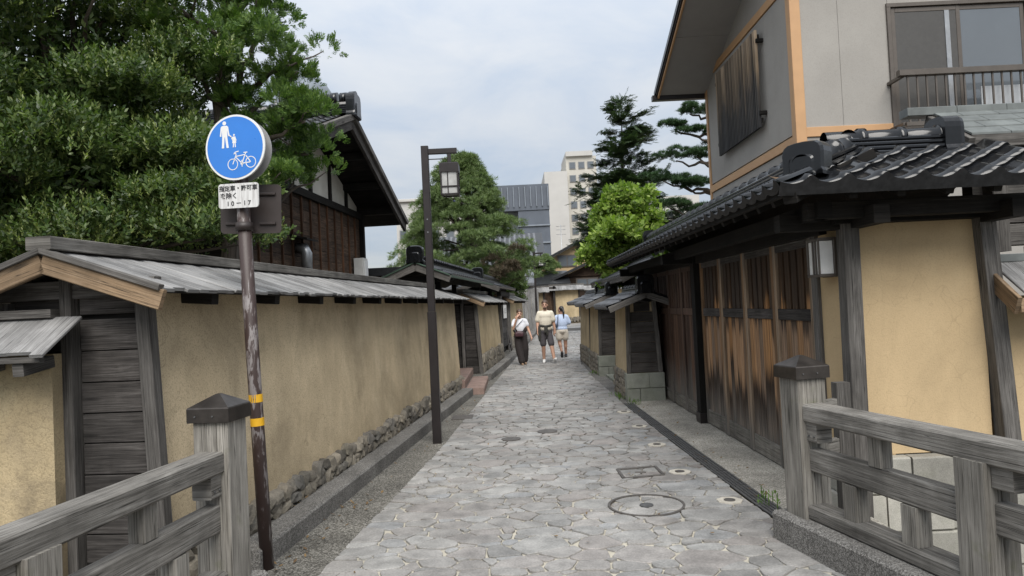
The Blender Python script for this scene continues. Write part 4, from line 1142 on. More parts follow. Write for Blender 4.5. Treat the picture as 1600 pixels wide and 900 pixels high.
ridge(hd, Hp(0, -5, AP + .06), Hp(0, EO + .05, AP + .06), MAT['tile'], .10, 5, .34, .34)
demon(hd, Hp(0, EO + .1, AP + .02), NH, MAT['tile'], .42, .42)
for k in range(4):
    q = B(); q.tube([Hp(.0, EO + .02 - .16 * k, AP + .36), Hp(.0, EO + .13 - .16 * k, AP + .36)], .12 - .01 * (k % 2), 14); q.build('ridge_roll', MAT['tile'], hd)
# vent pipe and meter box on the boards
t = thing('vent_pipe', 'short galvanised vent cowl under a little hood on the dark boards', 'vent', Hp(-.72, .15, 2.6))
q = B(); q.tube([Hp(-.72, .05, 2.75), Hp(-.72, .17, 2.74), Hp(-.72, .2, 2.66), Hp(-.72, .2, 2.3)], [.085, .09, .09, .085], 16); q.build('cowl', MAT['steel'], t)
q = B(); q.prism([Hp(-.95, .02, 2.93), Hp(-.45, .02, 2.93), Hp(-.45, .3, 2.86), Hp(-.95, .3, 2.86)], (0, 0, .03)); q.build('hood', MAT['black'], t)
t = thing('meter_box', 'white meter box on the far corner of the timber house', 'meter box', Hp(2.4, .12, 2.6))
q = B(); q.beam(Hp(2.4, .15, 2.3), Hp(2.4, .15, 2.78), .32, .2, tuple(NH), .01); q.build('box', MAT['whitebox'], t)
q = B(); q.beam(Hp(2.4, .262, 2.36), Hp(2.4, .262, 2.72), .22, .02, tuple(NH), .004); q.build('cover', MAT['white'], t)

# ------------------------------------------------------------------ bridge rails
def cap(parent, p, w, ang):
    q = B(); R_ = Matrix.Rotation(ang, 3, 'Z')
    def c4(k, z): return [Vector(p) + R_ @ Vector((x * k * w / 2, y * k * w / 2, 0)) + Vector((0, 0, z)) for x, y in ((-1, -1), (1, -1), (1, 1), (-1, 1))]
    q.loft([c4(1, 0), c4(1, .075), c4(.97, .082), c4(.10, .145), c4(.02, .147)], False); o = q.build('post_cap', MAT['cap'], parent)
    for k in (-.3, .12):
        v = Vector(p) + R_ @ Vector((k * w, -w / 2 - .001, 0)) + Vector((0, 0, .035)); n = R_ @ Vector((0, -1, 0))
        q = B(); q.tube([v, v + n * .005], .005, 8); q.build('nail', MAT['darksteel'], o)
def bridge_rail(P0, d, label, side, n_post, zb=.2):
    d = Vector((*d, 0)).normalized(); P0 = Vector((*P0, 0)); ang = math.atan2(d.y, d.x) + math.pi / 2
    n = Vector((-d.y, d.x, 0))
    t = thing('bridge_rail', label, 'railing', (P0.x, P0.y, zb), 'timber bridge rails')
    Z = lambda p, z: p + Vector((0, 0, z))
    # corner post: three staves with open seams, cap
    for k in (-1, 0, 1):
        q = B(); q.beam(Z(P0 + n * k * .068, zb), Z(P0 + n * k * .068, 1.09), .066, .20, tuple(d), .004); q.build('post_stave', MAT['post'], t)
    q = B(); q.beam(Z(P0, 1.075), Z(P0, 1.10), .19, .19, tuple(d)); q.build('post_neck', MAT['wallwood'], t)
    cap(t, Z(P0, 1.095), .245, ang)
    L = 4.6
    q = B(); q.beam(Z(P0 + d * .095, .878), Z(P0 + d * L, .878), .15, .115, (0, 0, 1), .012); q.build('top_rail', MAT['rail'], t)
    q = B(); q.beam(Z(P0 + d * .10, .575), Z(P0 + d * L, .575), .085, .15, (0, 0, 1), .010); q.build('middle_rail', MAT['rail'], t)
    q = B(); q.beam(Z(P0 + d * .10, zb + .045), Z(P0 + d * L, zb + .045), .15, .09, (0, 0, 1), .012); q.build('sill', MAT['rail'], t)
    # plate under the top rail at the post
    q = B(); q.beam(Z(P0 + d * .101, .765), Z(P0 + d * .20, .765), .11, .135, (0, 0, 1), .006); cbk = q.build('corner_block', MAT['rail'], t)
    for a_ in (.125, .175):
        v_ = Z(P0 + d * a_ + n * (-.056 if side > 0 else .056), .735)
        q = B(); q.tube([v_, v_ + n * (-.006 if side > 0 else .006)], .007, 8); q.build('bolt', MAT['darksteel'], cbk)
    s0 = 0.0
    while s0 < L - .2:
        for off in (.46, .918):
            q = B(); q.beam(Z(P0 + d * (s0 + off), zb + .091), Z(P0 + d * (s0 + off), .499), .10, .11, tuple(d), .005); q.build('strut', MAT['post'], t)
        q = B(); q.beam(Z(P0 + d * (s0 + .68), .651), Z(P0 + d * (s0 + .68), .834), .085, .10, tuple(d), .005); q.build('strut', MAT['post'], t)
        s0 += 1.357
        if s0 < L:
            for j in (-1, 1):
                q = B(); q.beam(Z(P0 + d * s0 + n * j * .047, zb - .02), Z(P0 + d * s0 + n * j * .047, .833), .092, .17, tuple(d), .005); q.build('intermediate_post', MAT['post'], t)
            q = B(); q.beam(Z(P0 + d * (s0 + .09), .775), Z(P0 + d * (s0 + .20), .775), .11, .115, (0, 0, 1), .006); q.build('corner_block', MAT['rail'], t)
    q = B(); q.beam(Z(P0 - d * .16 , -.15 + zb / 2 + .05), Z(P0 + d * L, -.15 + zb / 2 + .05), .34, zb + .2, (0, 0, 1), .02); q.build('concrete_plinth', MAT['agg_dark'], t)
    return t
bridge_rail((1.88, 4.66), (.22, -.975), 'weathered timber bridge rail with capped corner post in front of the timber gate', 1, 2)
bridge_rail((-1.67, 3.96), (-.13, -.99), 'weathered timber bridge rail with capped corner post beside the road sign pole', -1, 2)
t = thing('side_fence', 'short timber fence end between the capped bridge post and the plaster wall', 'fence', (2.3, 5.0, .1))
q = B(); q.box(2.26, 2.36, 5.0, 5.09, -.1, 1.0); q.build('post', MAT['framewood'], t)
for z in (.56, .84):
    q = B(); q.beam((2.0, 4.86, z), (2.27, 5.04, z), .05, .10); q.build('rail', MAT['rail'], t)

# ------------------------------------------------------------------ road sign
t = thing('road_sign', 'blue round road sign with pedestrian pictogram and bicycle on a peeling brown pole', 'road sign', (-1.69, 4.67, 0))
q = B(); q.tube([(-1.69, 4.67, -.05), (-1.728, 4.665, 1.2), (-1.775, 4.66, 3.0)], .043, 20); q.build('pole', MAT['pole'], t)
for z in (.97, 1.125):
    x = -1.69 - .0317 * z
    q = B(); q.tube([(x + .001, 4.667, z - .026), (x - .001, 4.667, z + .026)], .0445, 32, False); q.build('yellow_band', MAT['yellow'], t)
FR = Matrix.Translation((-1.775, 4.60, 2.78)) @ Matrix.Rotation(RAD(-12), 4, 'Z') @ Matrix.Rotation(RAD(90), 4, 'X')   # local x right, y up, z to the camera
def dsk(r, z0, z1, mat, name, par, c=(0, 0), n=56, mw=FR):
    q = B(); q.prism([(c[0] + r * math.cos(6.28318 * i / n), c[1] + r * math.sin(6.28318 * i / n), z0) for i in range(n)], (0, 0, z1 - z0), True); return q.build(name, mat, par, mw)
face = dsk(.216, -.012, .002, MAT['white'], 'sign_disc', t)
dsk(.203, .0021, .0035, MAT['signblue'], 'blue_face', face)
dsk(.215, -.022, -.0125, MAT['signback'], 'rim', face)
FB = Matrix.Translation((-1.772, 4.70, 2.778)) @ Matrix.Rotation(RAD(-6), 4, 'Z') @ Matrix.Rotation(RAD(90), 4, 'X')
bk = dsk(.214, -.004, .006, MAT['signback'], 'rear_disc', t, mw=FB)
def flat(name, shapes, mat, par, mw, z=.0036, th=.0012):
    q = B()
    for pts_ in shapes: q.prism([(x, y, z) for x, y in pts_], (0, 0, th))
    return q.build(name, mat, par, mw)
def circ(cx, cy, r, n=20, a=1.0): return [(cx + r * math.cos(6.28318 * i / n), cy + r * a * math.sin(6.28318 * i / n)) for i in range(n)]
def bar(x0, y0, x1, y1, w):
    l = math.hypot(x1 - x0, y1 - y0); a, c = -(y1 - y0) / l * w / 2, (x1 - x0) / l * w / 2
    return [(x0 + a, y0 + c), (x0 - a, y0 - c), (x1 - a, y1 - c), (x1 + a, y1 + c)]
def quadring(cx, cy, r, w, n=28):
    out = []
    for i in range(n):
        a0, a1 = 6.28318 * i / n, 6.28318 * (i + 1) / n
        out.append([(cx + (r - w) * math.cos(a0), cy + (r - w) * math.sin(a0)), (cx + r * math.cos(a0), cy + r * math.sin(a0)), (cx + r * math.cos(a1), cy + r * math.sin(a1)), (cx + (r - w) * math.cos(a1), cy + (r - w) * math.sin(a1))])
    return out
def person_pict(cx, top_, h, skirt=False):
    k = h; S = lambda pts_: [(cx + x * k, top_ + y * k) for x, y in pts_]
    sh = [S(circ(0, -.075, .075, 16))]
    if not skirt:
        sh += [S([(-.10, -.17), (.10, -.17), (.155, -.22), (.20, -.55), (.145, -.57), (.11, -.33), (.105, -.60), (-.105, -.60), (-.11, -.33), (-.145, -.57), (-.20, -.55), (-.155, -.22)]),
               S([(-.105, -.60), (-.01, -.60), (-.045, -1.0), (-.14, -1.0), (-.13, -.96)]), S([(.01, -.60), (.105, -.60), (.15, -1.0), (.06, -1.0)])]
    else:
        sh += [S([(-.10, -.19), (.10, -.19), (.20, -.5), (.13, -.52), (.10, -.38), (.17, -.68), (-.17, -.68), (-.10, -.38), (-.13, -.52), (-.24, -.28), (-.20, -.24)]),
               S([(-.10, -.68), (-.02, -.68), (-.05, -1.0), (-.13, -1.0)]), S([(.02, -.68), (.10, -.68), (.13, -1.0), (.05, -1.0)])]
    return sh
flat('adult_pictogram', person_pict(-.070, .178, .178), MAT['white'], face, FR)
flat('child_pictogram', person_pict(-.002, .088, .088, True), MAT['white'], face, FR)
flat('hand_link', [bar(-.040, .085, -.020, .070, .008)], MAT['white'], face, FR, .0049)
bx, by = .045, -.112
bike = quadring(bx - .063, by, .038, .005) + quadring(bx + .068, by + .006, .038, .005)
bike += [bar(*k, .006) for k in ((bx - .063, by, bx - .036, by + .062), (bx - .040, by + .050, bx + .030, by + .058), (bx - .040, by + .046, bx + .004, by + .002), (bx + .004, by + .002, bx + .034, by + .070), (bx + .034, by + .052, bx + .068, by + .006), (bx + .004, by + .002, bx + .066, by + .006), (bx + .018, by + .072, bx + .046, by + .072), (bx - .036, by + .062, bx - .046, by + .078), (bx - .046, by + .078, bx - .018, by + .084), (bx - .046, by + .078, bx - .052, by + .066))]
bike += [circ(bx + .004, by + .002, .011, 14), bar(bx + .004, by - .02, bx + .004, by + .024, .005)]
for i, s_ in enumerate(bike): bike[i] = s_
flat('bicycle_pictogram', bike, MAT['white'], face, FR)
# plate with writing
FP = Matrix.Translation((-1.762, 4.595, 2.46)) @ Matrix.Rotation(RAD(-10), 4, 'Z') @ Matrix.Rotation(RAD(90), 4, 'X') @ Matrix.Rotation(RAD(-1), 4, 'Z')
def rrect(w, h, r, n=5):
    out = []
    for sx, sy, a0 in ((1, 1, 0), (-1, 1, 90), (-1, -1, 180), (1, -1, 270)):
        for i in range(n + 1):
            a = RAD(a0 + 90 * i / n); out.append((sx * (w / 2 - r) + r * math.cos(a), sy * (h / 2 - r) + r * math.sin(a)))
    return out
plate_mat = N('streaked white plate'); _p = plate_mat.pos()
plate_mat.fin(plate_mat.ramp(plate_mat.noise(plate_mat.map(_p, (60, 60, 4)), 1.0, 4, .6), [(.35, (.42, .41, .40)), (.55, (.62, .62, .61))]), .5); plate_mat = plate_mat.m
q = B(); q.prism([(x, y, -.006) for x, y in rrect(.285, .162, .02)], (0, 0, .008)); pl = q.build('caption_plate', plate_mat, t, FP)
def text(body, size, loc, mat, name, par, mw, ext=.0008, align='CENTER', z=.0032):
    c = bpy.data.curves.new(name, 'FONT'); c.body = body; c.size = size; c.extrude = ext; c.align_x = align; c.align_y = 'CENTER'
    o = bpy.data.objects.new(name, c); c.offset = size * .018
    col.objects.link(o)
    dg = bpy.context.evaluated_depsgraph_get(); me = bpy.data.meshes.new_from_object(o.evaluated_get(dg))
    bpy.data.objects.remove(o); me.name = name; me.materials.clear(); me.materials.append(mat)
    return inst(name, me, par, mw @ Matrix.Translation((*loc, z)))
text('指定車・許可車', .0392, (0, .047), MAT['ink'], 'lettering', pl, FP)
text('を除く', .042, (-.068, -.002), MAT['ink'], 'lettering', pl, FP)
text('1 0 － 1 7', .042, (.002, -.052), MAT['ink'], 'lettering', pl, FP)
FQ = Matrix.Translation((-1.735, 4.735, 2.39)) @ Matrix.Rotation(RAD(4), 4, 'Z') @ Matrix.Rotation(RAD(90), 4, 'X') @ Matrix.Rotation(RAD(-1.5), 4, 'Z')
q = B(); q.prism([(x, y, -.01) for x, y in rrect(.40, .33, .025)], (0, 0, .012)); bp = q.build('rear_plate', MAT['brownplate'], t, FQ)
for yy in (-.10, .10):
    for x0, x1 in ((-.165, -.06), (.06, .165)):
        q = B(); q.beam((x0, yy, .012), (x1, yy, .012), .018, .02, (0, 0, 1), .003); q.build('stiffener', MAT['brownplate'], bp, FQ)
q = B(); q.tube([(-1.757, 4.662, 2.235), (-1.758, 4.662, 2.29)], .056, 18); q.build('clamp', MAT['brownplate'], t)

# ------------------------------------------------------------------ street lamps
def street_lamp(x, y, zb, label):
    t = thing('street_lamp', label, 'street lamp', (x, y, zb), 'dark street lamps on the lane')
    O = lambda a, b_, c: (x + a, y + b_, zb + c)
    q = B(); q.beam(O(0, 0, -.02), O(0, 0, 1.63), .105, .105, (0, 1, 0), .006); q.build('lower_post', MAT['lamp'], t)
    q = B(); q.beam(O(0, 0, 1.631), O(0, 0, 3.70), .09, .09, (0, 1, 0), .006); q.build('upper_post', MAT['lamp'], t)
    q = B(); q.beam(O(.046, 0, 3.63), O(.40, 0, 3.63), .06, .065); q.build('arm', MAT['lamp'], t)
    q = B(); q.beam(O(.046, 0, 3.535), O(.27, 0, 3.535), .012, .012); q.build('tie_rod', MAT['lamp'], t)
    q = B(); q.beam(O(.30, 0, 3.46), O(.30, 0, 3.60), .045, .045, (0, 1, 0)); q.build('hanger', MAT['lamp'], t)
    q = B(); q.loft([[O(.30 + sx * w, sy * w, z) for sx, sy in ((-1, -1), (1, -1), (1, 1), (-1, 1))] for w, z in ((.118, 3.35), (.118, 3.455), (.10, 3.47))], False); h = q.build('lantern_hood', MAT['lamp'], t)
    q = B(); q.beam(O(.30, 0, 3.085), O(.30, 0, 3.35), .195, .195, (0, 1, 0)); q.build('lantern_glass', MAT['lampglass'], t)
    for sx, sy in ((-1, -1), (1, -1), (1, 1), (-1, 1)):
        q = B(); q.beam(O(.30 + sx * .103, sy * .103, 3.07), O(.30 + sx * .103, sy * .103, 3.35), .02, .02, (0, 1, 0), .002); q.build('lantern_bar', MAT['lamp'], t)
    for z in (3.075, 3.17):
        for (a, b_, c, d_) in ((-.1, -.103, .1, -.103), (-.1, .103, .1, .103), (-.103, -.1, -.103, .1), (.103, -.1, .103, .1)):
            q = B(); q.beam(O(.30 + a, b_, z), O(.30 + c, d_, z), .016, .018, (0, 0, 1), .002); q.build('lantern_bar', MAT['lamp'], t)
    for (a, b_) in ((-.02, -.103), (.103, .02)):
        q = B(); q.beam(O(.30 + a, b_, 3.08), O(.30 + a, b_, 3.35), .012, .012, (0, 1, 0), .002); q.build('lantern_bar', MAT['lamp'], t)
    for z in (2.62, 2.78):
        q = B(); q.tube([O(.0, -.045, z), O(0, -.052, z)], .008, 8); q.build('bolt', MAT['steel'], t)
street_lamp(-1.01, 8.76, 0, 'tall dark street lamp with hanging lantern beside the long clay wall')
street_lamp(1.05, 31.5, gz(31.5), 'distant dark street lamp with hanging lantern in front of the far walls')

# ------------------------------------------------------------------ far end of the lane
def front_wall(x0, x1, y, zb, h, label, mat='ochre_far'):
    t = thing('far_wall', label, 'wall', ((x0 + x1) / 2, y, zb), 'ochre walls at the bend')
    q = B(); q.box(x0, x1, y, y + .45, zb - .1, zb + h, .01); q.build('clay_body', MAT[mat], t)
    plank_slope(t, (x0 - .25, y + .22, zb + h + .28), (x0 - .25, y - .35, zb + h - .02), (1, 0, 0), x1 - x0 + .5, MAT['roofplank'], .22)
    q = B(); q.prism([(x0 - .25, y + .22, zb + h + .28), (x0 - .25, y + .8, zb + h - .02), (x0 - .25, y + .8, zb + h - .05), (x0 - .25, y + .22, zb + h + .24)], (x1 - x0 + .5, 0, 0)); q.build('back_slope', MAT['roofplank'], t)
    q = B(); q.beam((x0 - .27, y + .22, zb + h + .31), (x1 + .27, y + .22, zb + h + .31), .14, .07); q.build('ridge_board', MAT['framewood'], t)
    x = x0
    while x < x1:
        w = random.uniform(.14, .24)
        m = Matrix.Translation((x + w / 2, y - .02, zb + .14)) @ Matrix.Diagonal((w * .55, .1, .16, 1)); inst('stone', random.choice(RUB), t, m); x += w
    for xx in (x0 + .04, x1 - .04):
        q = B(); q.box(xx - .05, xx + .05, y - .03, y + .02, zb, zb + h); q.build('edge_post', MAT['wallwood'], t)
    return t
zf = gz(39.5)
front_wall(.35, 1.75, 38.2, gz(38.2), 1.8, 'far ochre wall directly behind the distant street lamp')
front_wall(2.35, 3.85, 40.2, gz(40), 1.85, 'far ochre wall at the bend facing down the lane')
front_wall(4.4, 9, 41.0, gz(40), 1.8, 'last ochre wall round the bend of the lane')
t = thing('board_fence', 'tall grey vertical board fence behind the pine at the bend', 'fence', (.2, 34, .4))
for k in range(9):
    q = B(); q.box(-.35 + k * .18, -.35 + k * .18 + .172, 34.0, 34.04, .35, 2.45 + random.uniform(-.02, .02)); q.build('board', MAT['roofplank'], t)
q = B(); q.box(-.4, 1.3, 34.05, 34.10, 2.2, 2.3); q.build('rail', MAT['framewood'], t)
t = thing('dark_doorway', 'dark open doorway between the two far ochre walls', 'doorway', (2.05, 40.3, .6))
q = B(); q.box(1.75, 2.36, 40.3, 40.4, .5, 2.5); q.build('door', MAT['brown'], t)
for x in (1.72, 2.32):
    q = B(); q.box(x, x + .12, 40.0, 40.12, .5, 2.7); q.build('post', MAT['wallwood'], t)
q = B(); q.box(1.6, 2.5, 40.0, 40.12, 2.5, 2.66); q.build('lintel', MAT['wallwood'], t)

def simple_house(x0, x1, y0, y1, ez, rz, wallm, roofm, label, axis='x', win=(), name='far_house', over=.6, cat='house'):
    t = thing(name, label, cat, ((x0 + x1) / 2, y0, 0))
    q = B(); q.box(x0, x1, y0, y1, 0, ez, .01); q.build('wall', wallm, t)
    xm, ym = (x0 + x1) / 2, (y0 + y1) / 2
    q = B()
    if axis == 'x':
        q.prism([(x0 - over, y0 - over, ez - .1), (x0 - over, ym, rz), (x0 - over, y1 + over, ez - .1), (x0 - over, y1 + over, ez - .25), (x0 - over, ym, rz - .18), (x0 - over, y0 - over, ez - .25)], (x1 - x0 + 2 * over, 0, 0))
    else:
        q.prism([(x0 - over, y0 - over, ez - .1), (xm, y0 - over, rz), (x1 + over, y0 - over, ez - .1), (x1 + over, y0 - over, ez - .25), (xm, y0 - over, rz - .18), (x0 - over, y0 - over, ez - .25)], (0, y1 - y0 + 2 * over, 0))
        g_ = B(); g_.prism([(x0, y0, ez - .05), (x1, y0, ez - .05), (xm, y0, rz - .2)], (0, .3, 0)); g_.build('gable', wallm, t)
    q.build('roof', roofm, t)
    for (a, c, z0, z1) in win:
        f = B(); f.box(a - .08, c + .08, y0 - .06, y0 + .02, z0 - .08, z1 + .08); fo = f.build('window', MAT['bronze'], t)
        m = (a + c) / 2
        for u0, u1 in ((a, m - .03), (m + .03, c)):
            q = B(); q.box(u0, u1, y0 - .075, y0 - .061, z0, z1, .001); q.build('pane', MAT['glass'], fo)
    return t
tan = plain('tan rendered wall', (.42, .31, .18), .9, 0, .08, 2)
simple_house(2.2, 7.5, 50, 57, 4.6, 6.1, tan, MAT['tile_old'], 'tan house with brown framed window above the far walls', 'y', [(3.4, 4.6, 4.35, 5.05)])
h = simple_house(-6.2, 1.6, 44, 52, 4.3, 6.6, MAT['brown'], MAT['tile_old'], 'house with a broad grey tiled roof behind the pine', 'x')
b = B()
for k in range(26):
    for r in range(15):
        p = Vector((-6.6 + k * .33, 43.45 + r * .30, 4.24 + r * .155)); b.beam(p, p + Vector((0, .30, .155)), .16, .07, (0, 0, 1), .02)
b.build('roof_tiles', MAT['tile_grey'], h)['kind'] = 'stuff'
simple_house(1.0, 2.9, 42.5, 46, 3.0, 3.75, MAT['brown'], MAT['tile_old'], 'small dark shop with a tiled roof behind the far walls', 'x')
simple_house(3.0, 6.5, 43, 48, 3.3, 4.2, MAT['brown'], MAT['tile_old'], 'low brown timber house below the tan house', 'y', [(4.0, 5.2, 2.5, 3.1)])
simple_house(-3.0, .6, 36, 40, 2.9, 3.6, MAT['brown'], MAT['tile_grey'], 'dark timber outbuilding behind the grey board fence', 'x')

# ------------------------------------------------------------------ distant blocks
def block(name, x0, x1, y, d, h, mat, label, wins, frame_m, glass_m=None, group=None, cat='building', extra=None, zbase_=0):
    t = thing(name, label, cat, ((x0 + x1) / 2, y, 0), group)
    q = B(); q.box(x0, x1, y, y + d, zbase_, h, .05); q.build('wall', mat, t)
    if wins:
        cx, cz, w, hh = wins
        me = B().box(-w / 2, w / 2, -.12, .02, -hh / 2, hh / 2, .01).mesh('window', frame_m)
        mp = B().box(-w / 2 + .12, w / 2 - .12, -.16, -.121, -hh / 2 + .12, hh / 2 - .12, .005).mesh('pane', glass_m or MAT['glass'])
        for a in cx:
            for c in cz:
                o = inst('window', me, t, Matrix.Translation((a, y, c))); inst('pane', mp, o, Matrix.Translation((a, y, c)))
    if extra: extra(t)
    return t
far_white = plain('pale concrete block', (.46, .45, .43), .9, 0, .05, .5)
far_cream = plain('cream tiled block', (.47, .45, .40), .9, 0, .05, .5)
far_dark = plain('dark louvred cladding', (.085, .10, .125), .6, 0, .15, .7)
far_blue = plain('blue grey cladding', (.19, .215, .25), .7, 0, .08, .6)
far_frame = plain('far window frame', (.20, .205, .21), .6)
def ex1(t):
    for z in np.arange(3, 24, 2.6):
        pass
    q = B(); q.box(10.2, 14.8, 119.5, 130, 26.8, 27.6, .05); q.build('parapet', far_white, t)
block('apartment_tower', 6.3, 10.2, 118, 12, 24.0, far_white, 'blank pale side of an apartment tower beyond the tan house', None, far_frame)
block('apartment_tower', 10.21, 15.4, 120, 12, 26.8, far_cream, 'cream apartment tower with rows of small windows', (np.arange(11.3, 15.2, 1.55), np.arange(5, 26, 2.25), 1.1, 1.2), far_frame, extra=ex1)
def ex2(t):
    q = B(); q.box(1.2, 5.15, 88.4, 90, 0, 13.6, .05); q.build('louvre_bay', far_dark, t)
    q = B(); q.box(-1.7, 5.2, 88.3, 99, 13.65, 16.9, .05); q.build('louvre_crown', far_dark, t)
    for z in (5, 7.2, 9.4, 11.6):
        q = B(); q.box(1.15, 5.2, 88.2, 88.39, z, z + .18, .02); q.build('band', far_blue, t)
    for x in np.arange(-1.5, 5.2, .72):
        q = B(); q.box(x, x + .12, 88.1, 88.29, 14.1, 16.6, .02); q.build('fin', far_blue, t)
block('office_block', -1.6, 5.1, 90, 10, 16.4, far_blue, 'blue grey office block with dark louvred crown behind the pine', ((-.9, .4), (8.5, 10.3, 12.2), .6, .7), far_frame, extra=ex2)
def ex3(t):
    m = Matrix.Translation((-8.0, 99.8, 16.2)) @ Matrix.Rotation(RAD(90), 4, 'X')
    text('東', 2.0, (0, 0), plain('blue sign letters', (.05, .06, .25), .6), 'lettering', t, m, .05)
    q = B(); q.box(-16, 3, 99.6, 112, 17.2, 17.6, .05); q.build('parapet', far_white, t)
block('hotel_block', -16, 3, 100, 12, 17.2, far_white, 'pale low hotel block with blue rooftop letters behind the pine', (np.arange(-15, 2, 2.2), (9.5, 12.5), 1.2, 1.4), far_frame, extra=ex3)
block('far_block', 19.5, 30, 110, 12, 17.8, far_white, 'pale flat roofed block glimpsed between the fir and the garden pine', (np.arange(20.5, 30, 1.6), (11.5, 15), 1.1, 1.2), far_frame)
block('low_block', 10, 15, 70, 8, 8.6, plain('grey concrete block', (.36, .35, .34), .9), 'low grey concrete block behind the fir', (np.arange(10.6, 15, 1.1), (7.3,), .9, .8), far_frame)
block('white_apartment', -26, -19, 62, 10, 15.5, far_white, 'white apartment block glimpsed through the big evergreen', (np.arange(-25, -19.5, 1.4), (5, 8, 11, 14), 1, 1.2), far_frame)
t = thing('glass_dome', 'rounded glass roofed building top behind the cypress', 'building', (-21.5, 76, 0))
q = B(); q.loft([[(-21.5 + r * math.cos(6.28318 * i / 28), 76 + r * math.sin(6.28318 * i / 28), z) for i in range(28)] for r, z in ((3.2, 0), (3.2, 24.5), (3.0, 25.6), (2.4, 26.6), (1.4, 27.3), (.2, 27.6))]); q.build('dome', plain('far blue glass', (.16, .185, .21), .7, 0, .2, .8), t)
for k in range(28):
    a = 6.28318 * k / 28
    q = B(); q.beam((-21.5 + 3.23 * math.cos(a), 76 + 3.23 * math.sin(a), 10), (-21.5 + 3.23 * math.cos(a), 76 + 3.23 * math.sin(a), 24.6), .1, .1, (1, 0, 0)); q.build('mullion', far_white, t)
t = thing('antenna', 'thin television aerial on the roof in front of the pale tower', 'aerial', (4.4, 60, 6))
q = B(); q.tube([(4.4, 60, 0), (4.4, 60, 8.4)], .03, 6); q.build('mast', MAT['steel'], t)
for z in (7.6, 8.0, 8.3):
    q = B(); q.tube([(4.0, 60, z), (4.8, 60, z)], .02, 6); q.build('element', MAT['steel'], t)
# paper notice and easel in the second doorway
t = thing('paper_notice', 'white paper notice on the second doorway', 'notice', Lw(s_of(21.75), -.2, 1.4))
q = B(); q.beam(Lw(s_of(21.95), .0, 1.50), Lw(s_of(22.75), .0, 1.50), .012, .42, (0, 0, 1), .002); q.build('sheet', MAT['white'], t)
for z in (1.70, 1.64, 1.58):
    q = B(); q.beam(Lw(s_of(22.05), .008, z - .12), Lw(s_of(22.65), .008, z - .12), .004, .02, (0, 0, 1), .001); q.build('print_line', MAT['signback'], t)
t = thing('easel', 'small black folding easel leaning in the second doorway', 'easel', Lw(s_of(22.0), -.1, .1))
for a, c in ((21.75, 21.95), (22.25, 22.0)):
    q = B(); q.beam(Lw(s_of(a + .6), .10, .22), Lw(s_of(c + .6), .02, .85), .03, .03); q.build('leg', MAT['lamp'], t)
q = B(); q.beam(Lw(s_of(22.4), .07, .45), Lw(s_of(22.8), .07, .45), .03, .03); q.build('crossbar', MAT['lamp'], t)

# ------------------------------------------------------------------ foliage
def fast_mesh(name, V, F, mat):
    me = bpy.data.meshes.new(name); k = F.shape[1]
    me.vertices.add(len(V)); me.vertices.foreach_set('co', V.astype(np.float32).ravel())
    me.loops.add(F.size); me.loops.foreach_set('vertex_index', F.astype(np.int32).ravel())
    me.polygons.add(len(F)); me.polygons.foreach_set('loop_start', (np.arange(len(F)) * k).astype(np.int32)); me.polygons.foreach_set('loop_total', np.full(len(F), k, np.int32))
    me.update(calc_edges=True); me.materials.append(mat)
    return me
def unit(a): return a / np.maximum(np.linalg.norm(a, axis=-1, keepdims=True), 1e-9)
def leaf_quads(base, tip, side, w, fold=.0):
    mid = base * .5 + tip * .5
    return [base, mid + side * w / 2, tip, mid - side * w / 2]
def broad_template(n, tw, ll, lw, ang=55, seed=1):
    r = np.random.default_rng(seed); V = []
    for i in range(n):
        z = tw * (.15 + .85 * i / (n - 1)); a = i * 2.4 + r.uniform(-.4, .4); el = RAD(ang * (1 - .5 * i / n)) + r.uniform(-.2, .2)
        d = np.array([math.cos(a) * math.sin(el), math.sin(a) * math.sin(el), math.cos(el)])
        s = unit(np.cross(d, unit(r.normal(size=3)) * .5 + np.array([math.cos(a), math.sin(a), 0])))
        s = unit(np.cross(d, [0, 0, 1]) + r.normal(size=3) * .35)
        L = ll * r.uniform(.7, 1.15); b = np.array([0, 0, z])
        V += leaf_quads(b, b + d * L, s, lw * r.uniform(.8, 1.2))
    return np.array(V)
def needle_template(n, L, w, spread=70, seed=1):
    r = np.random.default_rng(seed); V = []
    for i in range(n):
        a = r.uniform(0, 6.28); el = RAD(spread) * math.sqrt(r.uniform(0.02, 1))
        d = np.array([math.cos(a) * math.sin(el), math.sin(a) * math.sin(el), math.cos(el)]); s = unit(np.cross(d, r.normal(size=3)))
        b = np.array([0, 0, -L * .25 * r.uniform(0, 1)])
        V += leaf_quads(b, b + d * L * r.uniform(.75, 1.1), s, w)
    return np.array(V)
def flat_template(n, L, w, seed=1, droop=.15):
    r = np.random.default_rng(seed); V = []
    for i in range(n):
        z = L * (.05 + .9 * i / n); sg = 1 if i % 2 else -1
        d = unit(np.array([sg * .8, r.uniform(-.25, .15) - droop, .75])); s = unit(np.cross(d, [0, 1, 0]) + np.array([0, r.uniform(-.3, .3), 0]))
        b = np.array([0, -.02 * r.uniform(0, 1), z]); V += leaf_quads(b, b + d * L * .42 * (1.15 - .6 * i / n), s, w)
    V += leaf_quads(np.array([0, 0, 0.]), np.array([0, 0, L * 1.1]), np.array([1., 0, 0]), w)
    return np.array(V)
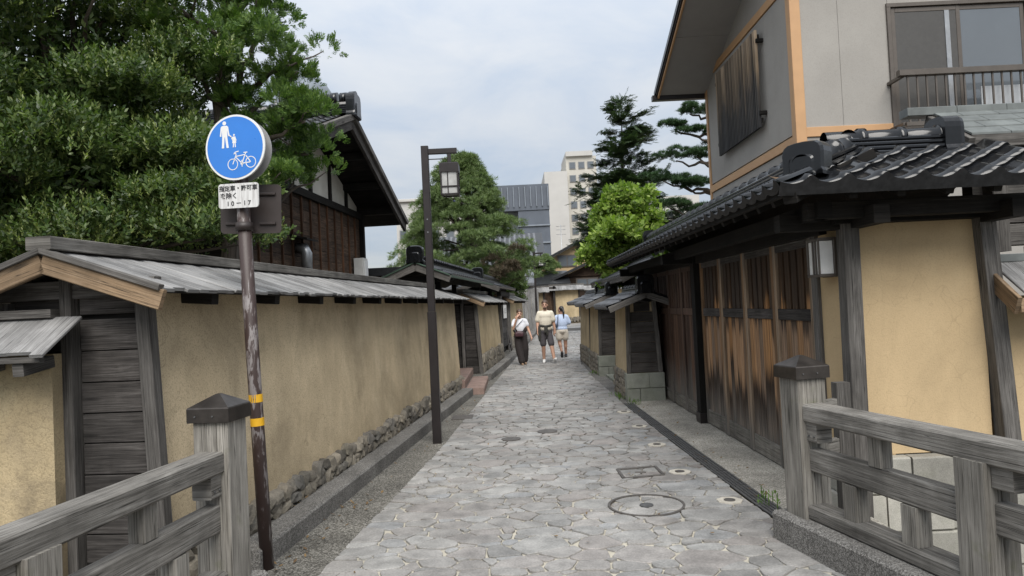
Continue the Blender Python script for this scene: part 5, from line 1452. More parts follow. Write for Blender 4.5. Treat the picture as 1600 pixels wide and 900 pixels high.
def foliage(name, mat, parent, P, D, S, templates, upref=None):
    Vs = []
    idx = rng.integers(0, len(templates), len(P))
    for k, T in enumerate(templates):
        m = idx == k; p, d, s = P[m], unit(D[m]), S[m]
        if not len(p): continue
        ref = np.tile(np.array([0, 0, 1.]), (len(p), 1)) if upref else unit(rng.normal(size=(len(p), 3)))
        x = unit(np.cross(ref, d) + 1e-6); y = np.cross(d, x)
        V = p[:, None, :] + s[:, None, None] * (T[None, :, 0:1] * x[:, None, :] + T[None, :, 1:2] * y[:, None, :] + T[None, :, 2:3] * d[:, None, :])
        Vs.append(V.reshape(-1, 3))
    V = np.concatenate(Vs); F = np.arange(len(V)).reshape(-1, 4)
    return inst(name, fast_mesh(name, V, F, mat), parent)
def clumps(C, R, n, up=.45, out=.9, jit=.45, flat_=1.0, low=-.35):
    """C (k,3) centres, R radii, n sprays per clump on a fuzzy upper shell"""
    C = np.asarray(C); R = np.asarray(R); k = len(C)
    u = unit(rng.normal(size=(k, n, 3))); u[..., 2] = np.where(u[..., 2] < low, -u[..., 2], u[..., 2])
    rad = R[:, None, None] * rng.uniform(.45, 1.05, size=(k, n, 1)) ** .6
    P = C[:, None, :] + u * rad * np.array([1, 1, flat_])
    D = u * out + np.array([0, 0, up]) + rng.normal(size=(k, n, 3)) * jit
    return P.reshape(-1, 3), D.reshape(-1, 3)
def limb(q, a, b_, r0, r1, n=5, sag=.0, wob=.12, seg=7):
    a = Vector(a); b_ = Vector(b_); L = (b_ - a).length; pts_ = []
    for i in range(n + 1):
        f = i / n; p = a.lerp(b_, f); w = math.sin(math.pi * f) * wob * L
        p += Vector((random.uniform(-1, 1) * w * .6, random.uniform(-1, 1) * w * .6, random.uniform(-.5, .7) * w + sag * math.sin(math.pi * f) * L)); pts_.append(p)
    q.tube(pts_, [r0 + (r1 - r0) * i / n for i in range(n + 1)], seg)
    return pts_

# big evergreen over the left wall
t = thing('evergreen_tree', 'big glossy leaved evergreen tree rising over the long clay wall', 'tree', (-4.6, 7.4, 0))
q = B(); limb(q, (-4.6, 7.5, 0), (-4.5, 7.4, 3.2), .19, .14, 6, 0, .05); limb(q, (-4.9, 7.5, 0), (-5.2, 7.5, 4.2), .14, .07, 6, 0, .06)
C_ = []
while len(C_) < 84:
    u = unit(rng.normal(size=3)); rr = rng.uniform(.78, 1.02)
    c = np.array([-5.0, 7.35, 3.7]) + u * rr * np.array([1.75, 1.3, 2.55])
    if c[2] > 2.15: C_.append(c)
C_ += [np.array(k) for k in ((-3.0, 6.9, 2.45), (-2.85, 7.0, 2.85), (-3.2, 6.9, 3.25), (-2.75, 7.1, 2.4), (-3.3, 6.8, 2.75))]
C_ = np.array(C_)
for c in C_[::3]: limb(q, (-4.6 + random.uniform(-.2, .2), 7.45, min(c[2] - .5, 3.4)), tuple(c), .045, .012, 5, .03, .10, 6)
q.build('trunk', MAT['bark'], t)
# leafy mounds: dense inner leaves, and upright shoots on their upper sides
RM = rng.uniform(.42, .70, len(C_))
Pp, Dd = clumps(C_, RM, 190, .8, .75, .35, .5, -.15)
TB = [broad_template(10, .14, .056, .029, 62, s) for s in range(4)]
foliage('crown', MAT['leaf_oak'], t, Pp, Dd, rng.uniform(.75, 1.25, len(Pp)), TB)
Ci = np.array([-5.0, 7.6, 3.6]) + unit(rng.normal(size=(5200, 3))) * rng.uniform(.15, .92, (5200, 1)) * np.array([1.9, 1.2, 2.2])
Ci = Ci[Ci[:, 2] > 1.9]
foliage('inner_foliage', MAT['leaf_oak'], t, Ci, rng.normal(size=Ci.shape), rng.uniform(1.2, 1.9, len(Ci)), TB)
Pp, Dd = clumps(C_, RM * 1.03, 52, 1.5, .6, .3, .52, .25)
foliage('young_shoots', leaf('pale young leaves', [(.2, (.14, .19, .05)), (.8, (.30, .34, .125))], .42, .32, .45), t, Pp, Dd, rng.uniform(.7, 1.35, len(Pp)), [broad_template(11, .15, .042, .019, 46, 9 + s) for s in range(3)])

# cloud-pruned cypress behind the sign
t = thing('cypress_tree', 'cypress with twisted grey limbs and bright green pads behind the road sign', 'tree', (-3.25, 8.15, 0))
q = B(); tr = limb(q, (-3.3, 8.15, 0), (-3.12, 8.1, 6.2), .13, .05, 9, 0, .035, 9)
pads = [(x - .30, z - .02) for x, z in [(-1.9, 3.92), (-1.95, 3.62), (-2.46, 3.15), (-2.16, 3.28), (-2.06, 4.01), (-2.23, 4.46), (-2.51, 4.77), (-2.79, 5.01), (-3.16, 5.18), (-2.33, 3.8), (-2.62, 3.71), (-2.08, 4.6), (-2.42, 5.14), (-2.82, 4.42), (-3.25, 4.59), (-3.31, 4.89), (-2.72, 4.12), (-2.86, 5.31), (-2.56, 3.45), (-2.6, 5.6), (-3.0, 5.7)]]
C_ = []
for (x, z) in pads:
    y = 7.95 + random.uniform(-.35, .25); a = Vector((-3.25 + .04 * z, 8.1, max(2.2, z - random.uniform(.3, .7))))
    pt = limb(q, a, (x, y, z - .1), .042, .016, 6, .05, .14, 7)
    for j in range(5): C_.append((x + random.gauss(0, .12), y + random.gauss(0, .18), z + random.gauss(0, .06)))
    for j in range(2):
        e_ = (x + random.uniform(-.35, .35), y + random.uniform(-.3, .3), z + random.uniform(-.05, .15)); limb(q, pt[-2], e_, .016, .006, 4, 0, .1, 5); C_.append(e_)
q.build('trunk', MAT['bark_grey'], t)
C_ = np.array(C_)
Pp, Dd = clumps(C_, rng.uniform(.12, .20, len(C_)), 46, .6, 1.0, .3, .6)
foliage('crown', MAT['leaf_hiba'], t, Pp, Dd, rng.uniform(.7, 1.2, len(Pp)), [flat_template(12, .11, .014, s) for s in range(4)])

# pine behind the street lamp
t = thing('pine_tree', 'broad pine tree behind the street lamp above the tiled gate roofs', 'tree', (-1.7, 25.5, 0))
q = B(); limb(q, (-1.5, 25.6, 0), (-1.4, 25.6, 6.9), .2, .05, 9, 0, .04, 9)
C_ = []
for k in range(270):
    z = 2.5 + 4.6 * random.random() ** 1.15; f = max(.06, 1 - (z - 2.9) / 4.35); R_ = 2.75 * min(1, f) ** .75
    if z < 3.3: R_ *= .8
    a = random.uniform(0, 6.28); rr = R_ * random.uniform(.35, 1.0) ** .6
    C_.append((-1.68 + rr * math.cos(a) * .98, 25.6 + rr * math.sin(a) * .8, z))
C_ += [(.55, 25.2, 3.6), (.85, 25.3, 3.15), (.6, 25.0, 2.7), (-3.9, 25.2, 3.6), (-4.1, 25.4, 3.1), (-1.75, 25.5, 6.9), (-1.35, 25.5, 7.0)]
C_ = np.array(C_)
for c in C_[::4]: limb(q, (-1.5, 25.6, max(1.5, c[2] - random.uniform(.2, .9))), tuple(c), .05, .015, 5, .02, .12, 6)
q.build('trunk', MAT['bark'], t)
Pp, Dd = clumps(C_, rng.uniform(.32, .55, len(C_)), 60, .8, .7, .35, .55)
TP = [needle_template(13, .17, .013, 62, s) for s in range(4)]
foliage('crown', MAT['leaf_pine'], t, Pp, Dd, rng.uniform(.8, 1.25, len(Pp)), TP)
Cr = np.array([(-.15 + random.gauss(0, .3), 23.9 + random.gauss(0, .25), 2.95 + random.gauss(0, .25)) for k in range(9)])
Pp, Dd = clumps(Cr, rng.uniform(.2, .35, len(Cr)), 45, .4, .8, .4, .7)
foliage('dry_foliage', MAT['leaf_red'], t, Pp, Dd, rng.uniform(.8, 1.2, len(Pp)), TP)
def bush(name, label, c, r, mat, n_c, n_s, templ, trunk_r=.06, hgt=None, up=.5, flat_=.8, zfloor=None, cat='tree'):
    t = thing(name, label, cat, (c[0], c[1], 0))
    q = B(); limb(q, (c[0], c[1], 0), (c[0], c[1], c[2]), trunk_r, trunk_r * .5, 6, 0, .05)
    C_ = []
    for k in range(n_c):
        u = unit(rng.normal(size=3)); rr = rng.uniform(.3, 1) ** .5
        p = np.array(c) + u * rr * np.array(r) * rng.uniform(.72, 1.2)
        C_.append(p)
    C_ = np.array(C_)
    for p in C_[::5]: limb(q, (c[0], c[1], min(c[2], max(.5, p[2] - .6))), tuple(p), trunk_r * .4, .008, 5, .03, .1, 6)
    q.build('trunk', MAT['bark'], t)
    s = np.mean(r) * .26
    Pp, Dd = clumps(C_, rng.uniform(.7, 1.25, len(C_)) * s, n_s, up, .8, .45, flat_)
    foliage('crown', mat, t, Pp, Dd, rng.uniform(.75, 1.25, len(Pp)), templ)
    return t
TG = [broad_template(8, .22, .12, .078, 68, 20 + s) for s in range(4)]
bush('broadleaf_tree', 'bright fresh green broadleaf tree behind the tiled walls on the lane', (2.78, 16.8, 3.10), (.80, .80, 1.20), MAT['leaf_bright'], 62, 72, TG, flat_=.55)
bush('shrub', 'dark green shrub under the pine at the lane edge', (-.15, 29.2, 2.2), (.8, .7, .75), MAT['leaf_oak'], 50, 40, [broad_template(9, .2, .09, .045, 60, 40 + s) for s in range(3)], cat='shrub')
bush('garden_tree', 'small pine showing beside the distant street lamp', (1.7, 44, 4.0), (1.3, .9, .8), MAT['leaf_pine'], 60, 40, TP, flat_=.5)
bush('garden_shrub', 'green shrub seen through the gap above the boarded wall stub', (3.3, 13.2, 1.75), (.5, .5, .55), MAT['leaf_bright'], 40, 30, TG, .03, cat='shrub')

# dark layered fir
t = thing('fir_tree', 'tall dark fir with layered flat boughs on the right of the lane', 'tree', (4.95, 30, 0))
q = B(); FX = lambda z: 4.75 + .03 * z
q.tube([(FX(z), 30, z) for z in np.linspace(0, 10.3, 12)], [max(.012, .19 * (1 - z / 10.6)) for z in np.linspace(0, 10.3, 12)], 8)
Pp, Dd, Ss = [], [], []
z = 3.3
while z < 10.1:
    f = 1 - (z - 2.2) / 8.3; Lb = 3.55 * max(.03, f) ** .75 * (1 if z > 5 else .45 + .55 * (z - 3.2) / 1.8)
    for k in range(max(4, int(12 * f + 3))):
        if random.random() < .1: continue
        a = random.uniform(0, 6.28); L = Lb * random.uniform(.5, 1.12)
        d = Vector((math.cos(a), math.sin(a), random.uniform(-.02, .22))); o = Vector((FX(z), 30, z + random.uniform(-.15, .15)))
        limb(q, o, o + d * L, .03 * f + .008, .006, 4, -.04, .03, 5)
        for m in range(int(L / .055) + 2):
            s = L * random.uniform(.22, 1.02); side = Vector((-math.sin(a), math.cos(a), 0)); w = (1 - s / L * .75) * .42 * L * .45 + .08
            p = o + d * s + side * random.uniform(-w, w) + Vector((0, 0, random.uniform(-.06, .05) - .06 * math.sin(math.pi * s / L) * L * .3))
            Pp.append(p); Dd.append((d.x + side.x * random.uniform(-.8, .8), d.y + side.y * random.uniform(-.8, .8), random.uniform(-.1, .35))); Ss.append(random.uniform(.75, 1.35))
    z += random.uniform(.32, .46)
for k in range(14): Pp.append(Vector((FX(10.2), 30, 9.9 + .03 * k))); Dd.append((random.gauss(0, .5), random.gauss(0, .5), .8)); Ss.append(.6)
q.build('trunk', MAT['bark'], t)
Pp = np.array([tuple(p) for p in Pp]); Dd = np.array(Dd); Ss = np.array(Ss)
foliage('crown', MAT['leaf_fir'], t, np.concatenate([Pp, Pp + rng.normal(size=Pp.shape) * .10]), np.concatenate([Dd, Dd + rng.normal(size=Dd.shape) * .4]), np.concatenate([Ss, Ss]), [flat_template(13, .40, .045, 60 + s, .05) for s in range(4)], upref=True)

# garden pine beside the grey house
t = thing('garden_pine', 'cloud pruned garden pine with bare curving limbs beside the grey house', 'tree', (5.9, 20.3, 0))
q = B(); q.tube([(6.4, 20.3, 0), (6.35, 20.3, 2.5), (6.2, 20.3, 4.0), (6.1, 20.2, 5.3), (6.25, 20.2, 6.4), (6.0, 20.2, 7.3)], [.2, .18, .15, .12, .09, .04], 9)
C_ = []
for (x, z, w) in [(5.46, 7.05, .5), (5.0, 6.62, .42), (5.63, 6.4, .5), (5.0, 5.72, .45), (5.6, 5.8, .5), (4.6, 5.15, .42), (5.15, 4.98, .45), (5.6, 4.9, .5), (4.75, 4.35, .38), (5.4, 4.2, .45), (6.3, 6.0, .6), (6.3, 7.0, .5), (6.4, 5.0, .6)]:
    limb(q, (6.15, 20.2, min(6.8, z - random.uniform(0, .5))), (x - .12, 20.1, z - .12), .06, .02, 7, -.10, .12, 7)
    for j in range(9): C_.append((x - .12 + random.gauss(0, w * .5), 20.1 + random.gauss(0, w * .5), z + random.gauss(0, .05)))
q.build('trunk', MAT['bark'], t)
C_ = np.array(C_)
Pp, Dd = clumps(C_, rng.uniform(.15, .24, len(C_)), 34, 1.0, .6, .3, .5, -.1)
foliage('crown', MAT['leaf_pine_dark'], t, Pp, Dd, rng.uniform(.8, 1.2, len(Pp)), [needle_template(13, .12, .012, 60, 80 + s) for s in range(4)])

# weeds at wall feet
for k, (x, y, n, r, lab) in enumerate([(1.79, 16.2, 26, .22, 'tuft of weeds at the foot of the second tiled wall'), (1.74, 12.0, 24, .16, 'tuft of weeds at the foot of the boarded wall stub'), (1.86, 11.35, 16, .18, 'low weeds by the corner of the timber gate apron'), (1.72, 4.9, 10, .10, 'tiny weeds at the foot of the capped bridge post')]):
    t = thing('weed', lab, 'weed', (x, y, 0))
    zz = .2 if k == 3 else .01
    Pw = np.array([(x + random.gauss(0, r * .35), y + random.gauss(0, r * .8), zz) for j in range(n)])
    foliage('leaves', MAT['weed'], t, Pw, rng.normal(size=(n, 3)) * .45 + np.array([0, 0, 1.]), rng.uniform(.3, .6, n), [broad_template(7, .14, .07, .022, 50, 100 + s) for s in range(3)])
    q = B()
    for p in Pw[:6]: q.tube([tuple(p), (p[0], p[1], p[2] + .08)], .003, 4)
    q.build('stem', MAT['weed'], t)

# dead leaves blown into the gutter and against the drain
Pl = []
for k in range(130):
    y = random.choice((random.uniform(4.6, 6.2), random.uniform(4.6, 13), random.uniform(16, 24)))
    Pl.append((wall_x(y, random.uniform(.36, .60) if random.random() < .7 else random.uniform(.03, .13)), y, .012 + gz(y)))
for k in range(60):
    y = random.uniform(5.3, 11.2); Pl.append((rx(y) + random.gauss(.2, .12), y, .026))
for k in range(50):
    y = random.uniform(4.4, 14); Pl.append((random.uniform(lx(y), rx(y)), y, .024))
Pl = np.array(Pl)
in_strip = (Pl[:, 0] - np.array([wall_x(v) for v in Pl[:, 1]])) < .16
Pl[in_strip, 2] = .11
tl = [np.array(leaf_quads(np.array([0, 0, 0.]), np.array([.0, .012, .042]), np.array([1., .15, 0]), .020)), np.array(leaf_quads(np.array([0, 0, 0.]), np.array([.01, .004, .03]), np.array([.9, .3, 0]), .016))]
Dl = rng.normal(size=(len(Pl), 3)); Dl[:, 2] *= .12
lit = foliage('leaf_litter', leaf('dead brown leaves', [(.2, (.09, .055, .028)), (.8, (.22, .14, .06))], .7, .1), None, Pl, Dl, rng.uniform(.8, 1.3, len(Pl)), tl, upref=True)
tag(lit, 'scattered dead brown leaves in the gutter and along the drain', 'leaves', None, 'stuff')

# ------------------------------------------------------------------ people
def ball(q, c, r, rot=None, n=12):
    c = Vector(c); rings = []
    for i in range(n - 1):
        a = math.pi * (i + 1) / n; rings.append([Vector((math.cos(6.28318 * k / 14) * math.sin(a) * r[0], math.sin(6.28318 * k / 14) * math.sin(a) * r[1], math.cos(a) * -r[2])) for k in range(14)])
    rings = [[c + (rot @ v if rot else v) for v in g_] for g_ in rings]
    q.loft(rings, True)
def caps(q, pts_, rads):
    """tapered limb with round ends"""
    P = [Vector(p) for p in pts_]; d0 = (P[0] - P[1]).normalized(); d1 = (P[-1] - P[-2]).normalized()
    pp = [P[0] + d0 * rads[0] * .9, P[0] + d0 * rads[0] * .5] + P + [P[-1] + d1 * rads[-1] * .5, P[-1] + d1 * rads[-1] * .9]
    rr = [rads[0] * .4, rads[0] * .85] + list(rads) + [rads[-1] * .85, rads[-1] * .4]
    q.tube(pp, rr, 12)
def skin_of(q, name, mat, parent, vox=.012, smooth=4):
    o = q.build(name, mat, parent)
    m = o.modifiers.new('remesh', 'REMESH'); m.mode = 'VOXEL'; m.voxel_size = vox; m.use_smooth_shade = True
    s = o.modifiers.new('smooth', 'SMOOTH'); s.iterations = smooth; s.factor = .5
    return o
def hand(q, w, d, palm, sg):
    """palm and five fingers from wrist w along d; palm = palm normal; sg side of the thumb"""
    w = Vector(w); d = Vector(d).normalized(); n = Vector(palm).normalized(); x = d.cross(n).normalized() * sg
    caps(q, [w, w + d * .085], [.026, .030])
    for k, L in enumerate((.070, .080, .075, .060)):
        b0 = w + d * .085 + x * (.030 - .020 * k); b1 = b0 + d * L * .55 + n * .012; b2 = b1 + d * L * .35 + n * .03
        caps(q, [b0, b1, b2], [.010, .0095, .0085])
    b0 = w + d * .03 + x * .030; caps(q, [b0, b0 + x * .028 + d * .03, b0 + x * .035 + d * .06 + n * .01], [.013, .011, .010])
def cloth(name, c, var=.08, rough=.9, scale=40): return plain(name, c, rough, 0, var, scale, .2)
skin_m = plain('skin', (.46, .27, .19), .55, 0, .08, 12)
skin_t = plain('tanned skin', (.36, .20, .135), .55, 0, .08, 12)
hair_b = plain('brown hair', (.06, .032, .018), .5, 0, .3, 40, .3)
hair_k = plain('black hair', (.014, .012, .011), .45, 0, .3, 40, .3)
eye_m = plain('dark eyes', (.02, .015, .012), .3)
lip_m = plain('lips', (.30, .13, .11), .5)
def head(q, c, f, s=1.0):
    """head centre c facing f"""
    c = Vector(c); f = Vector(f).normalized(); x = f.cross(Vector((0, 0, 1))).normalized()
    R_ = Matrix((x, f, Vector((0, 0, 1)))).transposed()
    ball(q, c + Vector((0, 0, .025)) * s, (.074 * s, .094 * s, .100 * s), R_)
    ball(q, c + f * .028 * s + Vector((0, 0, -.055)) * s, (.054 * s, .062 * s, .062 * s), R_)
    caps(q, [c + f * .085 * s + Vector((0, 0, .02)) * s, c + f * .106 * s + Vector((0, 0, -.022)) * s], [.010 * s, .014 * s])
    for sg in (-1, 1): ball(q, c + x * sg * .077 * s + Vector((0, 0, -.005)), (.012, .022, .032), R_, 8)
    return x, f, R_
def face_bits(t, c, f, s=1.0):
    c = Vector(c); f = Vector(f).normalized(); x = f.cross(Vector((0, 0, 1))).normalized()
    for sg in (-1, 1):
        q = B(); ball(q, c + f * .086 * s + x * sg * .030 * s + Vector((0, 0, .012)), (.013, .010, .007), None, 8); q.build('eye', eye_m, t)
        q = B(); caps(q, [c + f * .092 * s + x * sg * .016 * s + Vector((0, 0, .030)), c + f * .083 * s + x * sg * .046 * s + Vector((0, 0, .032))], [.005, .004]); q.build('eyebrow', hair_b, t)
    q = B(); caps(q, [c + f * .088 * s - x * .020 + Vector((0, 0, -.058)), c + f * .094 * s + Vector((0, 0, -.056)), c + f * .088 * s + x * .020 + Vector((0, 0, -.058))], [.005, .008, .005]); q.build('mouth', lip_m, t)
def shoe(q, ank, d, tilt=0.0, L=.25, r=.043):
    a = Vector(ank); d = Vector(d).normalized()
    heel = a - d * .05 + Vector((0, 0, -.045)); toe = a + d * (L - .09) + Vector((0, 0, -.052 + tilt))
    caps(q, [heel, heel.lerp(toe, .55) + Vector((0, 0, .012)), toe], [r * .95, r * 1.05, r * .85]); caps(q, [a + Vector((0, 0, .0)), heel + d * .04], [.042, .046])
def at_(o, *p): return tuple(Vector(o) + Vector(p))

# man in cream tee and dark shorts
O = (.90, 19.95, gz(19.95)); A_ = lambda x, y, z: at_(O, x * .88, y, z)
t = thing('person', 'bearded person in cream t-shirt and dark shorts with a jacket tied round the waist, walking', 'person', O, 'people walking on the lane')
q = B(); f = Vector((-.08, -1, 0))
head(q, A_(0, -.02, 1.645), f, 1.05); caps(q, [A_(0, .01, 1.45), A_(0, -.005, 1.58)], [.062, .058])
ball(q, A_(0, 0, 1.24), (.17, .115, .25)); ball(q, A_(0, 0, .96), (.165, .12, .14)); caps(q, [A_(-.14, .01, 1.40), A_(.14, .01, 1.40)], [.06, .06])
caps(q, [A_(-.19, .01, 1.395), A_(-.255, .03, 1.16), A_(-.26, -.05, .93)], [.058, .046, .030]); hand(q, A_(-.26, -.055, .92), (.0, -.12, -1), (1, 0, 0), -1)
caps(q, [A_(.19, .01, 1.395), A_(.265, .05, 1.16), A_(.29, .02, .94)], [.058, .046, .030]); hand(q, A_(.29, .018, .93), (.02, -.08, -1), (-1, 0, 0), 1)
caps(q, [A_(-.09, 0, .92), A_(-.10, -.03, .50), A_(-.095, .10, .09)], [.092, .062, .040]); caps(q, [A_(.09, 0, .92), A_(.15, -.16, .50), A_(.215, -.26, .12)], [.092, .062, .040])
ball(q, A_(-.10, .06, .36), (.055, .06, .11)); ball(q, A_(.175, -.18, .37), (.055, .06, .11))
skin_of(q, 'body', skin_m, t, .009, 3)
q = B(); ball(q, A_(0, .0, 1.20), (.18, .135, .30)); ball(q, A_(0, -.005, 1.34), (.18, .13, .14)); caps(q, [A_(-.15, .01, 1.41), A_(0, .01, 1.435), A_(.15, .01, 1.41)], [.072, .08, .072]); ball(q, A_(0, -.01, 1.0), (.195, .145, .12))
for sg in (-1, 1): caps(q, [A_(sg * .19, .01, 1.415), A_(sg * .25, .025, 1.225)], [.076, .078])
skin_of(q, 'tee_shirt', cloth('cream cotton', (.62, .57, .47)), t)
q = B(); ball(q, A_(0, 0, .90), (.185, .14, .11)); caps(q, [A_(-.095, 0, .86), A_(-.105, -.03, .55)], [.10, .092]); caps(q, [A_(.09, -.01, .86), A_(.148, -.15, .55)], [.10, .092])
skin_of(q, 'shorts', cloth('charcoal shorts', (.055, .05, .055), .2), t)
q = B()
for sg in (-1, 1): caps(q, [A_(sg * .0, -.155, 1.05), A_(sg * .12, -.13, 1.06), A_(sg * .19, 0, 1.07), A_(sg * .12, .13, 1.06), A_(0, .15, 1.06)], [.03, .034, .036, .036, .036])
caps(q, [A_(.01, -.16, 1.05), A_(.035, -.175, .92), A_(.03, -.17, .80)], [.035, .032, .026]); caps(q, [A_(-.19, -.05, 1.04), A_(-.215, -.06, .82), A_(-.20, -.05, .66)], [.05, .055, .045]); caps(q, [A_(-.02, -.16, 1.05), A_(-.04, -.17, .88)], [.03, .022])
skin_of(q, 'tied_jacket', cloth('dark olive jacket', (.035, .034, .028), .25), t)
q = B(); hc = Vector(A_(0, -.02, 1.645)); ball(q, hc + Vector((0, .012, .062)), (.092, .104, .092)); skin_of(q, 'hair', hair_b, t, .012, 2)
q = B(); ball(q, hc + Vector((0, -.052, -.085)), (.056, .05, .045)); skin_of(q, 'beard', hair_b, t, .01, 2)
face_bits(t, hc, f, 1.05)
q = B(); shoe(q, A_(-.095, .08, .09), (-.1, -1, 0)); skin_of(q, 'shoe', MAT['white'], t, .01, 2)
q = B(); shoe(q, A_(.22, -.28, .115), (.2, -1, 0), .085); skin_of(q, 'shoe', MAT['white'], t, .01, 2)

# woman with hand at her face
O = (.17, 19.7, 0); A_ = lambda *p: at_(O, *p)
t = thing('person', 'person in white top and wide dark trousers with one hand raised to the face', 'person', O, 'people walking on the lane')
q = B(); f = Vector((.1, -1, -.1)); hc = Vector(A_(.0, -.03, 1.435))
head(q, hc, f, .93); caps(q, [A_(0, .01, 1.26), A_(0, -.015, 1.38)], [.05, .047])
ball(q, A_(0, 0, 1.09), (.135, .10, .22)); ball(q, A_(0, 0, .86), (.15, .115, .13)); caps(q, [A_(-.125, .01, 1.235), A_(.125, .01, 1.235)], [.06, .06])
caps(q, [A_(-.15, .01, 1.235), A_(-.185, -.06, 1.02), A_(-.095, -.14, 1.27)], [.046, .038, .026]); hand(q, A_(-.095, -.14, 1.275), (.35, .05, 1), (.6, .6, 0), 1)
caps(q, [A_(.15, .01, 1.235), A_(.225, .02, 1.01), A_(.29, -.08, .82)], [.046, .038, .026]); hand(q, A_(.292, -.082, .815), (.25, -.3, -1), (-1, 0, 0), 1)
caps(q, [A_(-.08, 0, .84), A_(-.05, -.05, .45), A_(.02, -.09, .08)], [.085, .058, .036]); caps(q, [A_(.08, 0, .84), A_(.11, .03, .45), A_(.10, .14, .10)], [.085, .058, .036])
skin_of(q, 'body', skin_m, t, .009, 3)
q = B(); ball(q, A_(0, 0, 1.08), (.155, .118, .23)); caps(q, [A_(-.125, .01, 1.235), A_(.125, .01, 1.235)], [.072, .072])
for sg, e in ((-1, (-.185, -.03, 1.12)), (1, (.195, .02, 1.12))): caps(q, [A_(sg * .15, .01, 1.235), A_(*e)], [.064, .066])
skin_of(q, 'top', cloth('white cotton', (.66, .67, .72)), t)
q = B(); ball(q, A_(0, 0, .86), (.165, .13, .14)); caps(q, [A_(-.08, 0, .84), A_(-.055, -.05, .45), A_(.01, -.085, .12)], [.105, .10, .095]); caps(q, [A_(.085, 0, .84), A_(.12, .03, .45), A_(.10, .12, .15)], [.105, .10, .095]); caps(q, [A_(-.12, 0, .985), A_(.12, 0, .985)], [.085, .085])
skin_of(q, 'trousers', cloth('dark brown trousers', (.022, .017, .017), .25), t)
q = B(); ball(q, hc + Vector((0, .014, .055)), (.083, .094, .084)); ball(q, hc + Vector((0, .085, .04)), (.04, .04, .045)); skin_of(q, 'hair', hair_b, t, .012, 2)
face_bits(t, hc, f, .93)
for a, d in (((.02, -.10, .075), (.1, -1, 0)), ((.10, .13, .085), (.15, -1, 0))):
    q = B(); shoe(q, A_(*a), d, 0, .22, .036); skin_of(q, 'sandal', cloth('tan sandals', (.22, .15, .10)), t, .01, 2)
bg = thing('shoulder_bag', 'small dark maroon shoulder bag worn at the waist', 'bag', A_(-.02, -.17, .9))
q = B(); ball(q, A_(-.03, -.165, .88), (.125, .045, .085)); q.box(O[0] - .14, O[0] + .08, O[1] - .205, O[1] - .13, .80, .92, .02); skin_of(q, 'bag_body', cloth('maroon leather', (.045, .014, .02), .2, .5), bg, .01, 2)
q = B(); caps(q, [A_(-.13, -.15, .94), A_(-.16, -.05, 1.02), A_(-.05, -.135, 1.13), A_(.10, -.10, 1.28)], [.008] * 4); q.build('strap', cloth('grey strap', (.08, .09, .11)), bg)

# girl walking away
O = (1.45, 21.3, gz(21.3)); A_ = lambda *p: at_(O, *p)
t = thing('person', 'person seen from behind in pale blue t-shirt and cream shorts with a dark ponytail', 'person', O, 'people walking on the lane')
q = B(); f = Vector((-.75, .66, 0)); hc = Vector(A_(-.01, .01, 1.43))
head(q, hc, f, .95); caps(q, [A_(0, .0, 1.25), A_(0, .01, 1.37)], [.05, .048])
ball(q, A_(0, 0, 1.08), (.14, .105, .22)); ball(q, A_(0, 0, .85), (.155, .125, .13)); caps(q, [A_(-.13, 0, 1.225), A_(.13, 0, 1.225)], [.06, .06])
caps(q, [A_(-.16, 0, 1.22), A_(-.215, -.02, 1.0), A_(-.24, .05, .80)], [.047, .038, .026]); hand(q, A_(-.24, .052, .795), (-.05, .12, -1), (1, 0, 0), 1)
caps(q, [A_(.16, 0, 1.22), A_(.215, .05, 1.02), A_(.14, .20, .98)], [.047, .038, .026]); hand(q, A_(.14, .20, .98), (-.3, .8, -.1), (-1, 0, .2), 1)
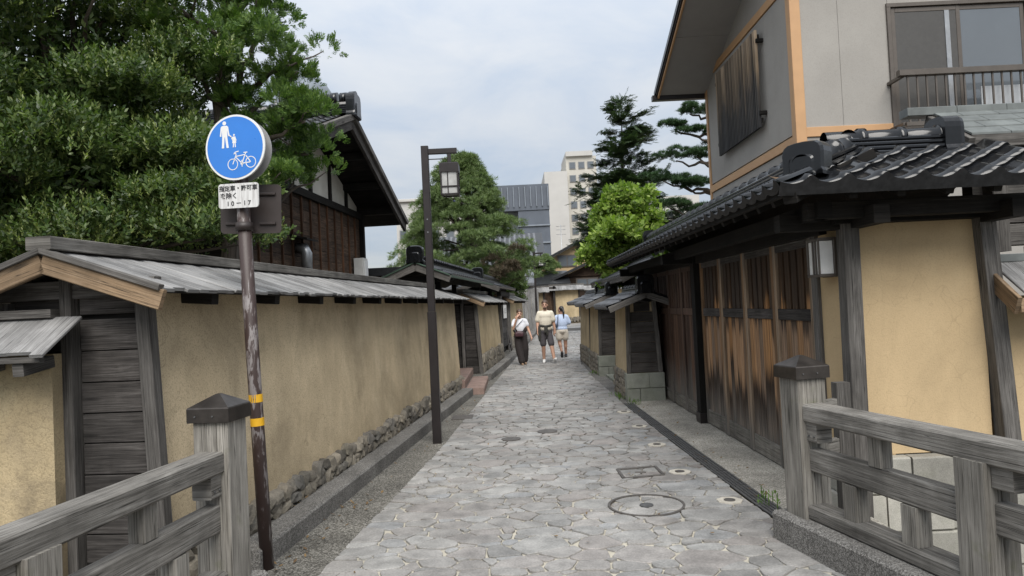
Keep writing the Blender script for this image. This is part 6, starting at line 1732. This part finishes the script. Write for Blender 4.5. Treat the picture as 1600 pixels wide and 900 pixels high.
caps(q, [A_(-.08, 0, .83), A_(-.09, .02, .45), A_(-.045, -.16, .17)], [.088, .058, .036]); caps(q, [A_(.08, 0, .83), A_(.09, .04, .45), A_(.085, .05, .09)], [.088, .058, .036])
ball(q, A_(.088, .025, .32), (.046, .05, .09)); ball(q, A_(-.07, -.07, .33), (.046, .05, .09))
skin_of(q, 'body', skin_t, t, .009, 3)
q = B(); ball(q, A_(0, 0, 1.06), (.175, .135, .26)); caps(q, [A_(-.135, 0, 1.225), A_(.135, 0, 1.225)], [.075, .075]); ball(q, A_(0, 0, .88), (.17, .135, .10))
for sg, e in ((-1, (-.215, -.01, 1.05)), (1, (.215, .03, 1.05))): caps(q, [A_(sg * .15, 0, 1.22), A_(*e)], [.07, .075])
skin_of(q, 'tee_shirt', cloth('pale blue cotton', (.42, .50, .66)), t)
q = B(); ball(q, A_(0, 0, .80), (.17, .14, .11)); caps(q, [A_(-.085, 0, .78), A_(-.09, .01, .60)], [.105, .108]); caps(q, [A_(.085, 0, .78), A_(.09, .02, .60)], [.105, .108])
skin_of(q, 'shorts', cloth('cream shorts', (.52, .47, .40)), t)
q = B(); ball(q, hc + Vector((.02, -.025, .045)), (.078, .09, .085)); caps(q, [hc + Vector((.06, -.08, .03)), hc + Vector((.075, -.12, -.06)), hc + Vector((.07, -.115, -.26))], [.034, .032, .014]); skin_of(q, 'hair', hair_k, t, .012, 2)
face_bits(t, hc, f, .95)
q = B(); shoe(q, A_(.085, .04, .085), (.1, 1, 0), 0, .23, .04); skin_of(q, 'shoe', MAT['lamp'], t, .01, 2)
q = B(); shoe(q, A_(-.045, -.17, .165), (0, .75, -.66), 0, .23, .04); skin_of(q, 'shoe', MAT['lamp'], t, .01, 2)
bg = thing('strap_bag', 'dark shoulder strap and small pouch on the person in pale blue', 'bag', A_(-.12, -.1, 1.1))
q = B(); caps(q, [A_(-.085, .06, 1.29), A_(-.105, -.06, 1.285), A_(-.12, -.135, 1.12), A_(-.14, -.12, .98)], [.011] * 4); q.build('strap', cloth('navy strap', (.025, .04, .07)), bg)
q = B(); ball(q, A_(-.16, -.05, .95), (.03, .07, .06)); q.build('pouch', cloth('navy pouch', (.025, .04, .07)), bg)
